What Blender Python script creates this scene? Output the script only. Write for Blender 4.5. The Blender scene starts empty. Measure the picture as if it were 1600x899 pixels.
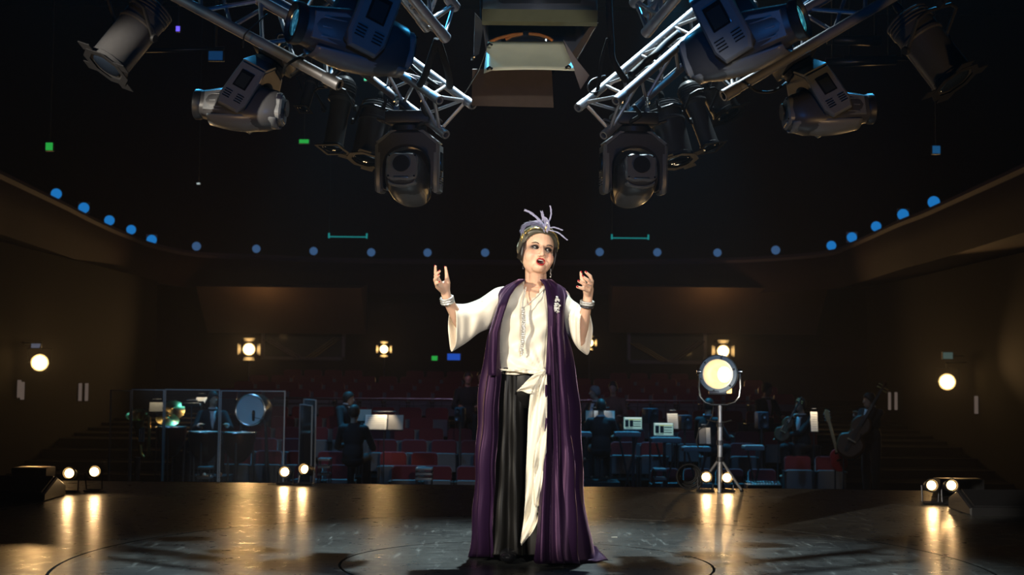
import bpy, bmesh, math, random
import numpy as np
from mathutils import Vector as V, Matrix as M4, Euler
rnd = random.Random(7)
scene = bpy.context.scene
COL = scene.collection
PI = math.pi

# ------------------------------------------------------------------ camera
F = 2190.0                                   # focal length in pixels of the 1600x899 frame
CAM = V((0, 0, 1.0))
TILT = math.atan((578 - 449.5) / F)
ROLL = math.radians(0.6)
RCAM = (M4.Rotation(PI / 2 + TILT, 3, 'X') @ M4.Rotation(ROLL, 3, 'Z'))
cd = bpy.data.cameras.new('camera')
cam = bpy.data.objects.new('camera', cd)
COL.objects.link(cam)
cam.matrix_world = M4.Translation(CAM) @ RCAM.to_4x4()
cd.sensor_width = 36
cd.lens = F / 1600 * 36
cd.dof.use_dof = True
cd.dof.focus_distance = 7.45
cd.dof.aperture_fstop = 4.0
cd.dof.aperture_blades = 7
scene.camera = cam

def P(px, py, d):
    """world point at depth y = d seen at the photograph's pixel"""
    r = RCAM @ V(((px - 800) / F, (449.5 - py) / F, -1))
    return CAM + r * (d / r.y)
def G(px, py, z=0.0):
    """world point on the level z seen at the pixel"""
    r = RCAM @ V(((px - 800) / F, (449.5 - py) / F, -1))
    return CAM + r * ((z - CAM.z) / r.z)

# ------------------------------------------------------------------ world, exposure
w = bpy.data.worlds.new('world'); scene.world = w; w.use_nodes = True
nt = w.node_tree
nt.nodes['Background'].inputs[0].default_value = (0.10, 0.25, 0.6, 1)
nt.nodes['Background'].inputs[1].default_value = 0.0012
HAZE = 0.0011
if HAZE:
    vs = nt.nodes.new('ShaderNodeVolumeScatter')
    vs.inputs['Density'].default_value = HAZE
    vs.inputs['Anisotropy'].default_value = 0.62
    nt.links.new(vs.outputs[0], nt.nodes['World Output'].inputs['Volume'])
scene.view_settings.view_transform = 'Standard'
scene.view_settings.look = 'None'
scene.view_settings.gamma = 1
scene.view_settings.exposure = 0.0
scene.cycles.max_bounces = 6
scene.cycles.volume_bounces = 0
scene.cycles.caustics_reflective = False
scene.cycles.caustics_refractive = False

# ------------------------------------------------------------------ stage lights and added fill spots outside the frame
def light(name, kind, loc, target=None, energy=100, color=(1, 1, 1), size=0.1, angle=40, blend=0.4):
    ld = bpy.data.lights.new(name, kind)
    ld.energy = energy; ld.color = color
    if kind == 'SPOT':
        ld.spot_size = math.radians(angle); ld.spot_blend = blend; ld.shadow_soft_size = size
    elif kind == 'AREA':
        ld.size = size
    else:
        ld.shadow_soft_size = size
    o = bpy.data.objects.new(name, ld); COL.objects.link(o)
    o.location = loc
    if target is not None:
        o.rotation_euler = (V(target) - V(loc)).to_track_quat('-Z', 'Y').to_euler()
    return o
light('key_spot', 'SPOT', (-5.2, 0.0, 3.3), (0.0, 7.4, 1.02), 4000, (1.0, .90, .74), .04, 12.8, .3)
light('front_spot', 'SPOT', (1.7, -1.6, 2.7), (0.1, 7.4, 1.05), 1900, (1.0, .95, .88), .06, 14, .5)
light('cold_pool_spot', 'SPOT', (0.6, 10.3, 8.5), (0.1, 7.0, 0), 5600, (.74, .92, .97), .10, 34, .7)
light('cyan_top_spot_left', 'SPOT', (-2.4, 10.4, 6.4), (-1.5, 7.0, 2.9), 700, (.06, .50, 1.0), .12, 38, .6)
light('cyan_top_spot_right', 'SPOT', (2.6, 10.4, 6.4), (1.6, 7.0, 2.9), 700, (.06, .50, 1.0), .12, 38, .6)
light('cyan_side_spot', 'SPOT', (-6.5, 6.0, 5.0), (-1.3, 6.7, 2.45), 120, (.55, .9, 1.0), .15, 22, .8)
light('amber_foot_spot_left', 'SPOT', (-2.2, 3.2, 0.15), (-1.3, 7.6, 2.6), 90, (1.0, .60, .25), .12, 60, .8)
light('amber_foot_spot_right', 'SPOT', (2.4, 3.2, 0.15), (1.4, 7.6, 2.6), 90, (1.0, .60, .25), .12, 60, .8)
light('pit_blue_spot_left', 'SPOT', (-2.9, 26.0, 9.0), (-3.0, 23.3, -.5), 4000, (.06, .55, 1.0), .2, 42, .8)
light('pit_blue_spot_right', 'SPOT', (2.9, 26.2, 9.0), (2.8, 23.4, -.5), 6200, (.05, .54, 1.0), .2, 40, .8)
light('pit_wash_left', 'SPOT', (-7, 17.0, 7.5), (-2.0, 24.0, -.5), 620, (.20, .52, 1.0), .2, 40, .8)
light('pit_wash_right', 'SPOT', (5.5, 17.0, 7.5), (2.6, 24.0, -.5), 650, (.16, .50, 1.0), .2, 36, .8)
light('bassist_fill_spot', 'SPOT', (2.2, 13.5, 5.2), (5.3, 23.0, .35), 170, (.75, .85, 1.0), .1, 17, .7)  # added fill, brightens the double bass player
light('drummer_fill_spot', 'SPOT', (-6.8, 13.5, 5.2), (-4.6, 23.4, .4), 330, (.6, .78, 1.0), .1, 14, .7)  # added fill, brightens the drummer
light('house_dim', 'AREA', (0, 22, 9.5), (0, 26, 0), 22, (.75, .40, .55), 8)
light('lantern_flap_fill', 'SPOT', (0.6, 2.6, 2.6), (.12, 7.1, 2.68), 330, (.9, .95, 1.0), .05, 9, .5)  # added out of view only to brighten the lantern's upper barn door
light('tripod_side_spot', 'SPOT', (3.9, 5.6, 1.9), (1.75, 11.5, .80), 420, (.75, .88, 1.0), .05, 9, .5)
light('blue_front_spot', 'SPOT', (0, 1.8, 2.2), (0, 5.6, 2.85), 75, (.03, .28, 1.0), .1, 56, .7)

# ------------------------------------------------------------------ helpers
def nrm(a):
    a = V(a); return a.normalized() if a.length > 1e-9 else V((0, 0, 1))
def basis(d):
    d = nrm(d)
    up = V((0, 0, 1)) if abs(d.z) < .95 else V((1, 0, 0))
    x = up.cross(d).normalized(); y = d.cross(x)
    return x, y, d
def frame(d, origin=(0, 0, 0), up=(0, 0, 1)):
    """4x4 whose z axis runs along d"""
    d = nrm(d); up = V(up)
    if abs(d.dot(up.normalized())) > .98: up = V((0, 1, 0))
    x = up.cross(d).normalized(); y = d.cross(x)
    m = M4.Identity(4)
    for i in range(3):
        m[i][0], m[i][1], m[i][2], m[i][3] = x[i], y[i], d[i], origin[i]
    return m

class MB:
    def __init__(s): s.v = []; s.f = []
    def add(s, vs, fs, M=None):
        b = len(s.v)
        s.v += [tuple(M @ V(v)) if M is not None else tuple(v) for v in vs]
        s.f += [tuple(i + b for i in f) for f in fs]
        return s
    def box(s, c, size, M=None, bevel=0.0):
        if bevel:
            bm = bmesh.new(); bmesh.ops.create_cube(bm, size=1)
            for v in bm.verts: v.co = V((v.co.x * size[0] + c[0], v.co.y * size[1] + c[1], v.co.z * size[2] + c[2]))
            bmesh.ops.bevel(bm, geom=list(bm.edges), offset=bevel, segments=2, profile=.6, affect='EDGES')
            bm.verts.index_update()
            s.add([v.co.copy() for v in bm.verts], [[v.index for v in f.verts] for f in bm.faces], M); bm.free()
            return s
        x, y, z = (k / 2 for k in size)
        vs = [(c[0] + i * x, c[1] + j * y, c[2] + k * z) for k in (-1, 1) for j in (-1, 1) for i in (-1, 1)]
        return s.add(vs, [(0, 2, 3, 1), (4, 5, 7, 6), (0, 1, 5, 4), (2, 6, 7, 3), (0, 4, 6, 2), (1, 3, 7, 5)], M)
    def loft(s, rings, cap=True, closed=True, M=None):
        n = len(rings[0]); vs = [p for r in rings for p in r]; fs = []
        for k in range(len(rings) - 1):
            for i in range(n if closed else n - 1):
                j = (i + 1) % n
                fs.append((k * n + i, k * n + j, (k + 1) * n + j, (k + 1) * n + i))
        if cap and closed:
            fs.append(tuple(range(n - 1, -1, -1))); fs.append(tuple((len(rings) - 1) * n + i for i in range(n)))
        return s.add(vs, fs, M)
    def tube(s, pts, r, n=10, cap=True, M=None, flat=1.0):
        pts = [V(p) for p in pts]; m = len(pts)
        rs = r if isinstance(r, (list, tuple)) else [r] * m
        x = None; rings = []
        for i in range(m):
            d = nrm(pts[min(i + 1, m - 1)] - pts[max(i - 1, 0)])
            if x is None: x, y, _ = basis(d)
            else:
                x = x - d * x.dot(d); x = x.normalized() if x.length > 1e-6 else basis(d)[0]; y = d.cross(x)
            rings.append([pts[i] + (x * math.cos(a) + y * math.sin(a) * flat) * rs[i] for a in (2 * PI * k / n for k in range(n))])
        return s.loft(rings, cap, True, M)
    def lathe(s, prof, n=24, M=None, cap=True):
        """profile of (radius, z)"""
        rings = [[(max(r, 1e-4) * math.cos(2 * PI * k / n), max(r, 1e-4) * math.sin(2 * PI * k / n), z) for k in range(n)] for r, z in prof]
        return s.loft(rings, cap, True, M)
    def prism(s, out, h, M=None, bevel=0.0):
        """outline in x,y extruded from z=-h/2 to h/2"""
        n = len(out)
        if bevel:
            cx = sum(p[0] for p in out) / n; cy = sum(p[1] for p in out) / n
            def inset(k):
                r = []
                for i in range(n):
                    a, b, c = V(out[i - 1]).to_2d(), V(out[i]).to_2d(), V(out[(i + 1) % n]).to_2d()
                    e1 = (b - a).normalized(); e2 = (c - b).normalized()
                    nn = V((-(e1.y + e2.y), e1.x + e2.x)); nn = nn.normalized() if nn.length > 1e-6 else V((0, 0))
                    r.append((b.x + nn.x * k, b.y + nn.y * k))
                return r
            area = sum(out[i - 1][0] * out[i][1] - out[i][0] * out[i - 1][1] for i in range(n))
            sg = 1 if area > 0 else -1
            i1 = inset(sg * bevel)
            rings = [[(x, y, -h / 2) for x, y in i1], [(x, y, -h / 2 + bevel) for x, y in out], [(x, y, h / 2 - bevel) for x, y in out], [(x, y, h / 2) for x, y in i1]]
        else:
            rings = [[(x, y, z) for x, y in out] for z in (-h / 2, h / 2)]
        return s.loft(rings, True, True, M)
    def sphere(s, c, r, n=12, M=None, half=None):
        rr = r if isinstance(r, (tuple, list)) else (r, r, r)
        rings = []
        for i in range(n // 2 + 1):
            a = PI * i / (n // 2); rad = max(math.sin(a), 1e-4)
            rings.append([(c[0] + rr[0] * rad * math.cos(2 * PI * k / n), c[1] + rr[1] * rad * math.sin(2 * PI * k / n), c[2] - rr[2] * math.cos(a)) for k in range(n)])
        return s.loft(rings, True, True, M)
    def torus(s, R, r, n=28, m=8, M=None, bump=0, arc=2 * PI):
        pts = [];
        closed = arc >= 2 * PI - 1e-6
        k = n if closed else n + 1
        rings = []
        for i in range(k):
            a = arc * i / n; rr = r * (1 + bump * (i % 2))
            rings.append([((R + rr * math.cos(b)) * math.cos(a), (R + rr * math.cos(b)) * math.sin(a), rr * math.sin(b)) for b in (2 * PI * j / m for j in range(m))])
        if closed: rings.append(rings[0])
        return s.loft(rings, not closed, True, M)
    def grid(s, rows, M=None):
        return s.loft(rows, False, False, M)
    def build(s, name, mat, parent=None, smooth=35, solid=0, sub=0, loc=None, rot=None):
        me = bpy.data.meshes.new(name); me.from_pydata(s.v, [], s.f); me.update()
        bm = bmesh.new(); bm.from_mesh(me); bmesh.ops.recalc_face_normals(bm, faces=bm.faces); bm.to_mesh(me); bm.free()
        if mat: me.materials.append(mat)
        if smooth:
            me.polygons.foreach_set('use_smooth', [True] * len(me.polygons))
            if smooth < 180: me.set_sharp_from_angle(angle=math.radians(smooth))
        o = bpy.data.objects.new(name, me); COL.objects.link(o)
        if parent is not None: o.parent = parent
        if loc is not None: o.location = loc
        if rot is not None: o.rotation_euler = rot
        if solid:
            m = o.modifiers.new('thick', 'SOLIDIFY'); m.thickness = solid; m.offset = 0
        if sub:
            m = o.modifiers.new('sub', 'SUBSURF'); m.levels = sub; m.render_levels = sub
        return o

def tag(o, label=None, cat=None, group=None, kind=None):
    if label: o['label'] = label
    if cat: o['category'] = cat
    if group: o['group'] = group
    if kind: o['kind'] = kind
    return o
def thing(name, label, cat, loc=(0, 0, 0), rot=None, group=None):
    o = bpy.data.objects.new(name, None); COL.objects.link(o)
    o.empty_display_size = .1; o.location = loc
    if rot is not None:
        if isinstance(rot, M4): o.rotation_euler = rot.to_euler()
        else: o.rotation_euler = rot
    return tag(o, label, cat, group)
def dup(root, loc, rot=None, label=None, scale=None, group=None):
    def cp(o, par):
        c = o.copy(); COL.objects.link(c)
        if par is not None:
            c.parent = par; c.matrix_parent_inverse = o.matrix_parent_inverse.copy()
        for ch in kids.get(o.name, ()): cp(ch, c)
        return c
    kids = {}
    def gather(o):
        kids[o.name] = list(o.children)
        for ch in o.children: gather(ch)
    gather(root)
    r = cp(root, None); r.location = loc
    if rot is not None: r.rotation_euler = rot.to_euler() if isinstance(rot, M4) else rot
    if label: r['label'] = label
    if scale: r.scale = scale
    if group: r['group'] = group
    return r

# ------------------------------------------------------------------ materials
def mat(name, color, rough=.5, metal=0, var=.12, scale=12, bump=.1, sheen=0, sheen_tint=None, emit=None, estr=0, coat=0, spec=.5, trans=0, alpha=1, stretch=None, ior=1.45):
    m = bpy.data.materials.new(name); m.use_nodes = True
    n = m.node_tree.nodes; l = m.node_tree.links; b = n['Principled BSDF']
    b.inputs['Roughness'].default_value = rough; b.inputs['Metallic'].default_value = metal
    b.inputs['Specular IOR Level'].default_value = spec; b.inputs['IOR'].default_value = ior
    if sheen:
        b.inputs['Sheen Weight'].default_value = sheen; b.inputs['Sheen Roughness'].default_value = .35
        if sheen_tint: b.inputs['Sheen Tint'].default_value = (*sheen_tint, 1)
    if coat: b.inputs['Coat Weight'].default_value = coat
    if trans: b.inputs['Transmission Weight'].default_value = trans
    if alpha < 1: b.inputs['Alpha'].default_value = alpha
    if emit:
        b.inputs['Emission Color'].default_value = (*emit, 1); b.inputs['Emission Strength'].default_value = estr
    if var or bump:
        tc = n.new('ShaderNodeTexCoord'); mp = n.new('ShaderNodeMapping'); ns = n.new('ShaderNodeTexNoise')
        l.new(tc.outputs['Object'], mp.inputs['Vector']); l.new(mp.outputs[0], ns.inputs['Vector'])
        if stretch: mp.inputs['Scale'].default_value = stretch
        ns.inputs['Scale'].default_value = scale; ns.inputs['Detail'].default_value = 5
        if var:
            mx = n.new('ShaderNodeMixRGB'); mx.blend_type = 'MIX'
            lo = tuple(c * (1 - var) for c in color); hi = tuple(min(1, c * (1 + var)) for c in color)
            mx.inputs[1].default_value = (*lo, 1); mx.inputs[2].default_value = (*hi, 1)
            l.new(ns.outputs['Fac'], mx.inputs[0]); l.new(mx.outputs[0], b.inputs['Base Color'])
        else: b.inputs['Base Color'].default_value = (*color, 1)
        if bump:
            bp = n.new('ShaderNodeBump'); bp.inputs['Strength'].default_value = bump; bp.inputs['Distance'].default_value = .004
            l.new(ns.outputs['Fac'], bp.inputs['Height']); l.new(bp.outputs[0], b.inputs['Normal'])
    else: b.inputs['Base Color'].default_value = (*color, 1)
    return m
def emat(name, color, strength):
    m = bpy.data.materials.new(name); m.use_nodes = True
    n = m.node_tree.nodes; n.clear()
    e = n.new('ShaderNodeEmission'); o = n.new('ShaderNodeOutputMaterial')
    e.inputs[0].default_value = (*color, 1); e.inputs[1].default_value = strength
    m.node_tree.links.new(e.outputs[0], o.inputs[0]); return m
MT = {}
MT['black_paint'] = mat('black_paint', (.022, .022, .024), .42, 0, .15, 30, .08)
MT['fixture'] = mat('fixture_plastic', (.060, .060, .064), .36, 0, .1, 40, .06)
MT['fixture2'] = mat('fixture_panel', (.17, .18, .19), .32, 0, .08, 40, .05)
MT['gloss_black'] = mat('gloss_black', (.010, .010, .012), .12, 0, 0, 10, 0)
MT['rubber'] = mat('rubber', (.012, .012, .013), .6, 0, 0, 10, 0)
MT['alu'] = mat('aluminium', (.50, .50, .53), .46, .75, .12, 25, .06)
MT['steel'] = mat('steel', (.55, .55, .55), .25, 1.0, .1, 30, .04)
MT['dark_steel'] = mat('dark_steel', (.10, .10, .11), .35, .8, .1, 30, .04)
MT['brass'] = mat('brass', (.75, .52, .18), .28, 1.0, .1, 20, .05)
MT['black_cloth'] = mat('black_cloth', (.012, .012, .014), .9, 0, .2, 60, .1)
# ------------------------------------------------------------------ setting: the stage
def floor_mat():
    m = bpy.data.materials.new('stage_floor'); m.use_nodes = True
    n = m.node_tree.nodes; l = m.node_tree.links; b = n['Principled BSDF']
    tc = n.new('ShaderNodeTexCoord')
    def noise(sc, det, st=None, rough=.6):
        mp = n.new('ShaderNodeMapping'); l.new(tc.outputs['Object'], mp.inputs['Vector'])
        if st: mp.inputs['Scale'].default_value = st
        x = n.new('ShaderNodeTexNoise'); x.inputs['Scale'].default_value = sc; x.inputs['Detail'].default_value = det
        x.inputs['Roughness'].default_value = rough
        l.new(mp.outputs[0], x.inputs['Vector']); return x.outputs['Fac']
    def ramp(inp, stops):
        r = n.new('ShaderNodeValToRGB'); e = r.color_ramp.elements
        e[0].position, e[0].color = stops[0][0], (*[stops[0][1]] * 3, 1); e[1].position, e[1].color = stops[1][0], (*[stops[1][1]] * 3, 1)
        l.new(inp, r.inputs[0]); return r.outputs[0]
    big = noise(.9, 6); fine = noise(9, 8, None, .75); scr = noise(3.0, 6, (1.2, 9, 1), .7); scr2 = noise(2.6, 6, (8, 1.0, 1), .7)
    mx = n.new('ShaderNodeMixRGB'); mx.inputs[1].default_value = (.022, .023, .024, 1); mx.inputs[2].default_value = (.085, .088, .084, 1)
    l.new(ramp(big, [(.3, 0), (.7, 1)]), mx.inputs[0])
    m2 = n.new('ShaderNodeMixRGB'); m2.blend_type = 'MIX'; m2.inputs[2].default_value = (.34, .35, .33, 1)
    l.new(mx.outputs[0], m2.inputs[1])
    ad = n.new('ShaderNodeMath'); ad.operation = 'MAXIMUM'
    l.new(ramp(scr, [(.57, 0), (.75, .8)]), ad.inputs[0]); l.new(ramp(scr2, [(.57, 0), (.75, .8)]), ad.inputs[1])
    l.new(ad.outputs[0], m2.inputs[0])
    l.new(m2.outputs[0], b.inputs['Base Color'])
    l.new(ramp(fine, [(.32, .235), (.72, .41)]), b.inputs['Roughness'])
    bp = n.new('ShaderNodeBump'); bp.inputs['Strength'].default_value = .055; bp.inputs['Distance'].default_value = .004
    l.new(fine, bp.inputs['Height']); l.new(bp.outputs[0], b.inputs['Normal'])
    b.inputs['Specular IOR Level'].default_value = .5
    return m
FM = floor_mat()
CX, CY = .09, 7.3
EDGE = [(-14, 12.35), (14, 12.0)]
def arc_ring(r0, r1, n=160, top=0.0, th=.03):
    b = MB(); rings = [[(CX + r * math.cos(2 * PI * k / n), CY + r * math.sin(2 * PI * k / n), z) for k in range(n)] for r, z in
                       ((r0, top - th), (r0, top), (r1, top), (r1, top - th))]
    return b.loft(rings + [rings[0]], False)
# outer deck: polygon with a round hole
R3 = 4.5
b = MB(); n = 160
inner = [(CX + R3 * math.cos(2 * PI * k / n), CY + R3 * math.sin(2 * PI * k / n)) for k in range(n)]
def outer_pt(x, y):
    dx, dy = x - CX, y - CY; best = 1e9
    for (ax, ay, c) in ((1, 0, 14), (-1, 0, 14), (0, -1, 2.5)):
        q = ax * dx + ay * dy
        if q > 1e-6: best = min(best, (c - ax * CX - ay * CY) / q if (ax or ay) else best)
    if dy + .0125 * dx > 1e-6:   # slanted front edge of the stage
        # y = 12.35 + (x+14)*(-.35/28)
        t = (12.35 - .0125 * (CX + 14) - CY) / (dy + .0125 * dx)
        best = min(best, t)
    return (CX + dx * best, CY + dy * best)
outer = [outer_pt(x, y) for x, y in inner]
b.loft([[(x, y, -.03) for x, y in inner], [(x, y, 0) for x, y in inner], [(x, y, 0) for x, y in outer], [(x, y, -.25) for x, y in outer]], False)
floor = tag(b.build('floor', FM, None, 30), 'dark scuffed glossy stage floor', kind='structure')
arc_ring(2.366, R3 - .016).build('floor_ring', FM, floor, 30)
arc_ring(.964, 2.35).build('revolve_ring', FM, floor, 30)
bb = MB(); bb.lathe([(.95, -.03), (.95, 0), (0, 0)], 120, M4.Translation((CX, CY, 0)), False)
bb.build('revolve_disc', FM, floor, 30)
bs = MB(); bs.box((0, 7.1, -.16), (27, 9.2, .2)); bs.build('sub_floor', MT['rubber'], floor, 0)
# lip of the stage: a thin dark trim along the edge
tr = MB()
for x0, x1 in ((-13.9, 13.9),):
    y0 = 12.35 - .0125 * (x0 + 14); y1 = 12.35 - .0125 * (x1 + 14)
    tr.tube([(x0, y0 + .012, -.012), (x1, y1 + .012, -.012)], .014, 8)
tag(tr.build('trim_1', MT['dark_steel']), kind='structure')
st = MB(); st.box((0, 12.0, -.95), (27.6, .12, 1.4)); tag(st.build('wall_stage_front', MT['black_paint'], None, 0), kind='structure')

# ------------------------------------------------------------------ setting: the auditorium
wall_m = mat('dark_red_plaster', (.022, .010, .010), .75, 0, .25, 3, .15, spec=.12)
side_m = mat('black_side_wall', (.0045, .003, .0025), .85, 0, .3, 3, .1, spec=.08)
ceil_m = mat('black_ceiling', (.008, .009, .011), .8, 0, .3, 2, .1)
carpet = mat('dark_carpet', (.004, .003, .0035), .95, 0, .3, 40, .2, spec=.06)
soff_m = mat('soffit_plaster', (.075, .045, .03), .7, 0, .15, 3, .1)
HZ = -1.48                                    # level of the first row
rows_y = [23.0 + i * .98 for i in range(16)]
def row_z(i): return HZ + (.165 * i if i < 6 else .165 * 6 + .07 * (i - 6))
fl = MB()
fl.box((0, 17.3, HZ - .1), (32, 10.4, .2))
fl.build('floor_pit', carpet, None, 0); tag(bpy.data.objects['floor_pit'], kind='structure')
tf = MB()
for i, y in enumerate(rows_y):
    z = row_z(i); tf.box((0, y + .49 - .25, z - .6), (32, .99, 1.2))
tag(tf.build('floor_tiers', carpet, None, 0), kind='structure')
yb = rows_y[-1] + .74
bw = MB(); bw.box((0, 42.5, 4), (40, .4, 16)); tag(bw.build('wall_back', wall_m, None, 0), kind='structure')
bf = MB(); bf.box((0, (yb + 41.5) / 2, row_z(15) - .5), (34, 41.5 - yb, 1.2)); tag(bf.build('floor_rear', carpet, None, 0), kind='structure')
for sx, nme in ((-1, 'wall_left'), (1, 'wall_right')):
    q = MB(); q.box((sx * 17.5, 21, 4), (.4, 42, 16)); tag(q.build(nme, wall_m, None, 0), kind='structure')
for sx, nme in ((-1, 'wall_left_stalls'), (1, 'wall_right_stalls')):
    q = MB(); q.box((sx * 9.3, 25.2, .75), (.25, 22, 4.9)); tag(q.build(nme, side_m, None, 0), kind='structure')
cl = MB(); cl.box((0, 21, 12.2), (36, 42, .3)); tag(cl.build('ceiling', ceil_m, None, 0), kind='structure')

# curved balcony front: depth of each point follows from its level
BZ = 4.17
def yh(px): return 578 + (px - 800) * math.tan(ROLL)
def bal_pt(px, py, z=BZ):
    return G(px, py, z)
bal_px = [(-60, 245), (88, 316), (131, 338), (171, 357), (205, 371), (240, 384), (307, 397), (400, 401), (490, 405), (580, 407), (670, 408), (758, 409), (850, 410),
          (937, 409), (1027, 408), (1121, 407), (1212, 403), (1296, 395), (1331, 383), (1369, 366), (1411, 347), (1459, 328), (1640, 245)]
curve = [bal_pt(x, y) for x, y in bal_px]
def smooth_curve(pts, k=6):
    out = []
    for i in range(len(pts) - 1):
        p0, p1, p2, p3 = pts[max(i - 1, 0)], pts[i], pts[i + 1], pts[min(i + 2, len(pts) - 1)]
        for j in range(k):
            t = j / k
            out.append(.5 * ((2 * p1) + (p2 - p0) * t + (2 * p0 - 5 * p1 + 4 * p2 - p3) * t * t + (3 * p1 - p0 - 3 * p2 + p3) * t ** 3))
    out.append(pts[-1]); return out
bc = smooth_curve(curve, 4)
para = MB()
def off(i, back, z):
    p = bc[i]; a = bc[max(i - 1, 0)]; c = bc[min(i + 1, len(bc) - 1)]
    t = (c - a); t.z = 0; t.normalize(); nn = V((-t.y, t.x, 0))
    if nn.dot(V((p.x, p.y - 20, 0))) < 0: nn = -nn
    q = p + nn * back; return (q.x, q.y, z)
rings = []
for back, z in ((0, BZ - .02), (-.06, BZ - .1), (0, BZ - .5), (.1, BZ - .95), (2.6, BZ - .75), (2.6, BZ - .0), (.22, BZ - .02)):
    rings.append([off(i, back, z) for i in range(len(bc))])
para.loft(rings + [rings[0]], False, False)
tag(para.build('wall_balcony', wall_m, None, 50), kind='structure')
rail = MB()
rail.loft([[off(i, bk, z) for i in range(len(bc))] for bk, z in ((-.05, BZ - .1), (-.09, BZ - .02), (-.05, BZ + .06), (.2, BZ + .06), (.22, BZ - .02))], False, False)
rail_m = mat('balcony_rail', (.07, .055, .07), .6, 0, .1, 6, .05, spec=.1)
tag(rail.build('trim_2', rail_m, None, 50), kind='structure')
light('balcony_wash', 'SPOT', (0, 16, 8.5), (0, 38, BZ), 620, (.62, .5, 1.0), .3, 60, .6)

# rear wall of the stalls with two soffits and booth windows
def booth(px0, px1, py0, py1, d, nm):
    a, c = P(px0, py1, d), P(px1, py0, d)
    cx, w, z0, h = (a.x + c.x) / 2, c.x - a.x, a.z, c.z - a.z
    f = MB(); t = .09
    f.box((cx, d, z0 + t / 2), (w, .12, t)); f.box((cx, d, z0 + h - t / 2), (w, .12, t))
    f.box((cx - w / 2 + t / 2, d, z0 + h / 2), (t, .12, h)); f.box((cx + w / 2 - t / 2, d, z0 + h / 2), (t, .12, h))
    wobj = tag(f.build(nm, MT['dark_steel'], None, 0), kind='structure')
    g = MB(); g.box((cx, d + .02, z0 + h / 2), (w - .1, .012, h - .1))
    g.build('pane', booth_glass, wobj, 0)
    r = MB()
    for k in range(3):
        x0 = cx - w * .47 + k * .11; r.tube([(x0, d - .1, z0 + h * .55), (x0 + .95, d - .1, z0 + .05)], .018, 6)
        x1 = cx + w * .47 - k * .11; r.tube([(x1, d - .1, z0 + h * .62), (x1 - .85, d - .1, z0 + .05)], .018, 6)
    r.build('stair_rail', MT['steel'], wobj, 0)
    return wobj
booth_glass = mat('booth_glass', (.035, .045, .045), .08, 0, 0, 1, 0)
booth(408, 540, 506, 562, 40.9, 'window_1')
booth(980, 1104, 512, 568, 40.9, 'window_2')
# low rear partition with a soffit above (brightened by the added uplights)
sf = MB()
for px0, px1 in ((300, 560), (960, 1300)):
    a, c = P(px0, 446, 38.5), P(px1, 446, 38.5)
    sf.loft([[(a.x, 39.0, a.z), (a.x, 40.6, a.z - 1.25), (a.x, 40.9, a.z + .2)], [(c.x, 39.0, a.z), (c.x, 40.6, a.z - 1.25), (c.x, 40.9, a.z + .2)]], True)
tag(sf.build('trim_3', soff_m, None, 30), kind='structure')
pt = MB(); pt.box((0, yb + .1, row_z(15) + .55), (34, .12, 1.0)); tag(pt.build('wall_partition', wall_m, None, 0), kind='structure')
# ------------------------------------------------------------------ bodies: union of tapered capsules and ellipsoids, remeshed into one surface
def capsule(b, p0, p1, r0, r1, n=14, flat=1.0, M=None):
    p0, p1 = V(p0), V(p1); d = p1 - p0; L = d.length; d = d / L if L > 1e-6 else V((0, 0, 1))
    x, y, _ = basis(d); rings = []
    for k in range(6):
        a = -PI / 2 + PI / 2 * k / 5; rings.append((p0 + d * (r0 * math.sin(a)), max(r0 * math.cos(a), 1e-4)))
    for k in range(6):
        a = PI / 2 * k / 5; rings.append((p1 + d * (r1 * math.sin(a)), max(r1 * math.cos(a), 1e-4)))
    b.loft([[c + (x * math.cos(t) + y * math.sin(t) * flat) * r for t in (2 * PI * k / n for k in range(n))] for c, r in rings], True, True, M)
def skin_blob(name, b, mtl, parent, voxel=.006, iters=4, factor=.5):
    me = bpy.data.meshes.new(name); me.from_pydata(b.v, [], b.f); me.update()
    bm = bmesh.new(); bm.from_mesh(me); bmesh.ops.recalc_face_normals(bm, faces=bm.faces); bm.to_mesh(me); bm.free()
    o = bpy.data.objects.new(name, me); COL.objects.link(o)
    m = o.modifiers.new('r', 'REMESH'); m.mode = 'VOXEL'; m.voxel_size = voxel; m.use_smooth_shade = True
    if iters:
        s = o.modifiers.new('s', 'SMOOTH'); s.factor = factor; s.iterations = iters
    bpy.context.view_layer.update()
    dg = bpy.context.evaluated_depsgraph_get()
    me2 = bpy.data.meshes.new_from_object(o.evaluated_get(dg))
    o.modifiers.clear(); o.data = me2; bpy.data.meshes.remove(me)
    me2.materials.clear(); me2.materials.append(mtl)
    me2.polygons.foreach_set('use_smooth', [True] * len(me2.polygons))
    if parent is not None: o.parent = parent
    return o
def coords(o):
    a = np.empty(len(o.data.vertices) * 3); o.data.vertices.foreach_get('co', a); return a.reshape(-1, 3)
def set_coords(o, a):
    o.data.vertices.foreach_set('co', a.ravel()); o.data.update()
def paint(o, rgb):
    at = o.data.color_attributes.new('tone', 'FLOAT_COLOR', 'POINT')
    at.data.foreach_set('color', np.concatenate([rgb, np.ones((len(rgb), 1))], 1).ravel())
def skin_mat(name, attr=True, base=(.78, .50, .36)):
    m = mat(name, base, .42, 0, 0, 60, .05)
    b = m.node_tree.nodes['Principled BSDF']
    b.inputs['Subsurface Weight'].default_value = .15; b.inputs['Subsurface Radius'].default_value = (.012, .005, .003)
    b.inputs['Subsurface Scale'].default_value = .5
    if attr:
        a = m.node_tree.nodes.new('ShaderNodeAttribute'); a.attribute_name = 'tone'
        m.node_tree.links.new(a.outputs['Color'], b.inputs['Base Color'])
    return m
MT['skin'] = skin_mat('skin'); MT['skin_plain'] = skin_mat('skin_plain', False, (.50, .31, .22))

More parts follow.
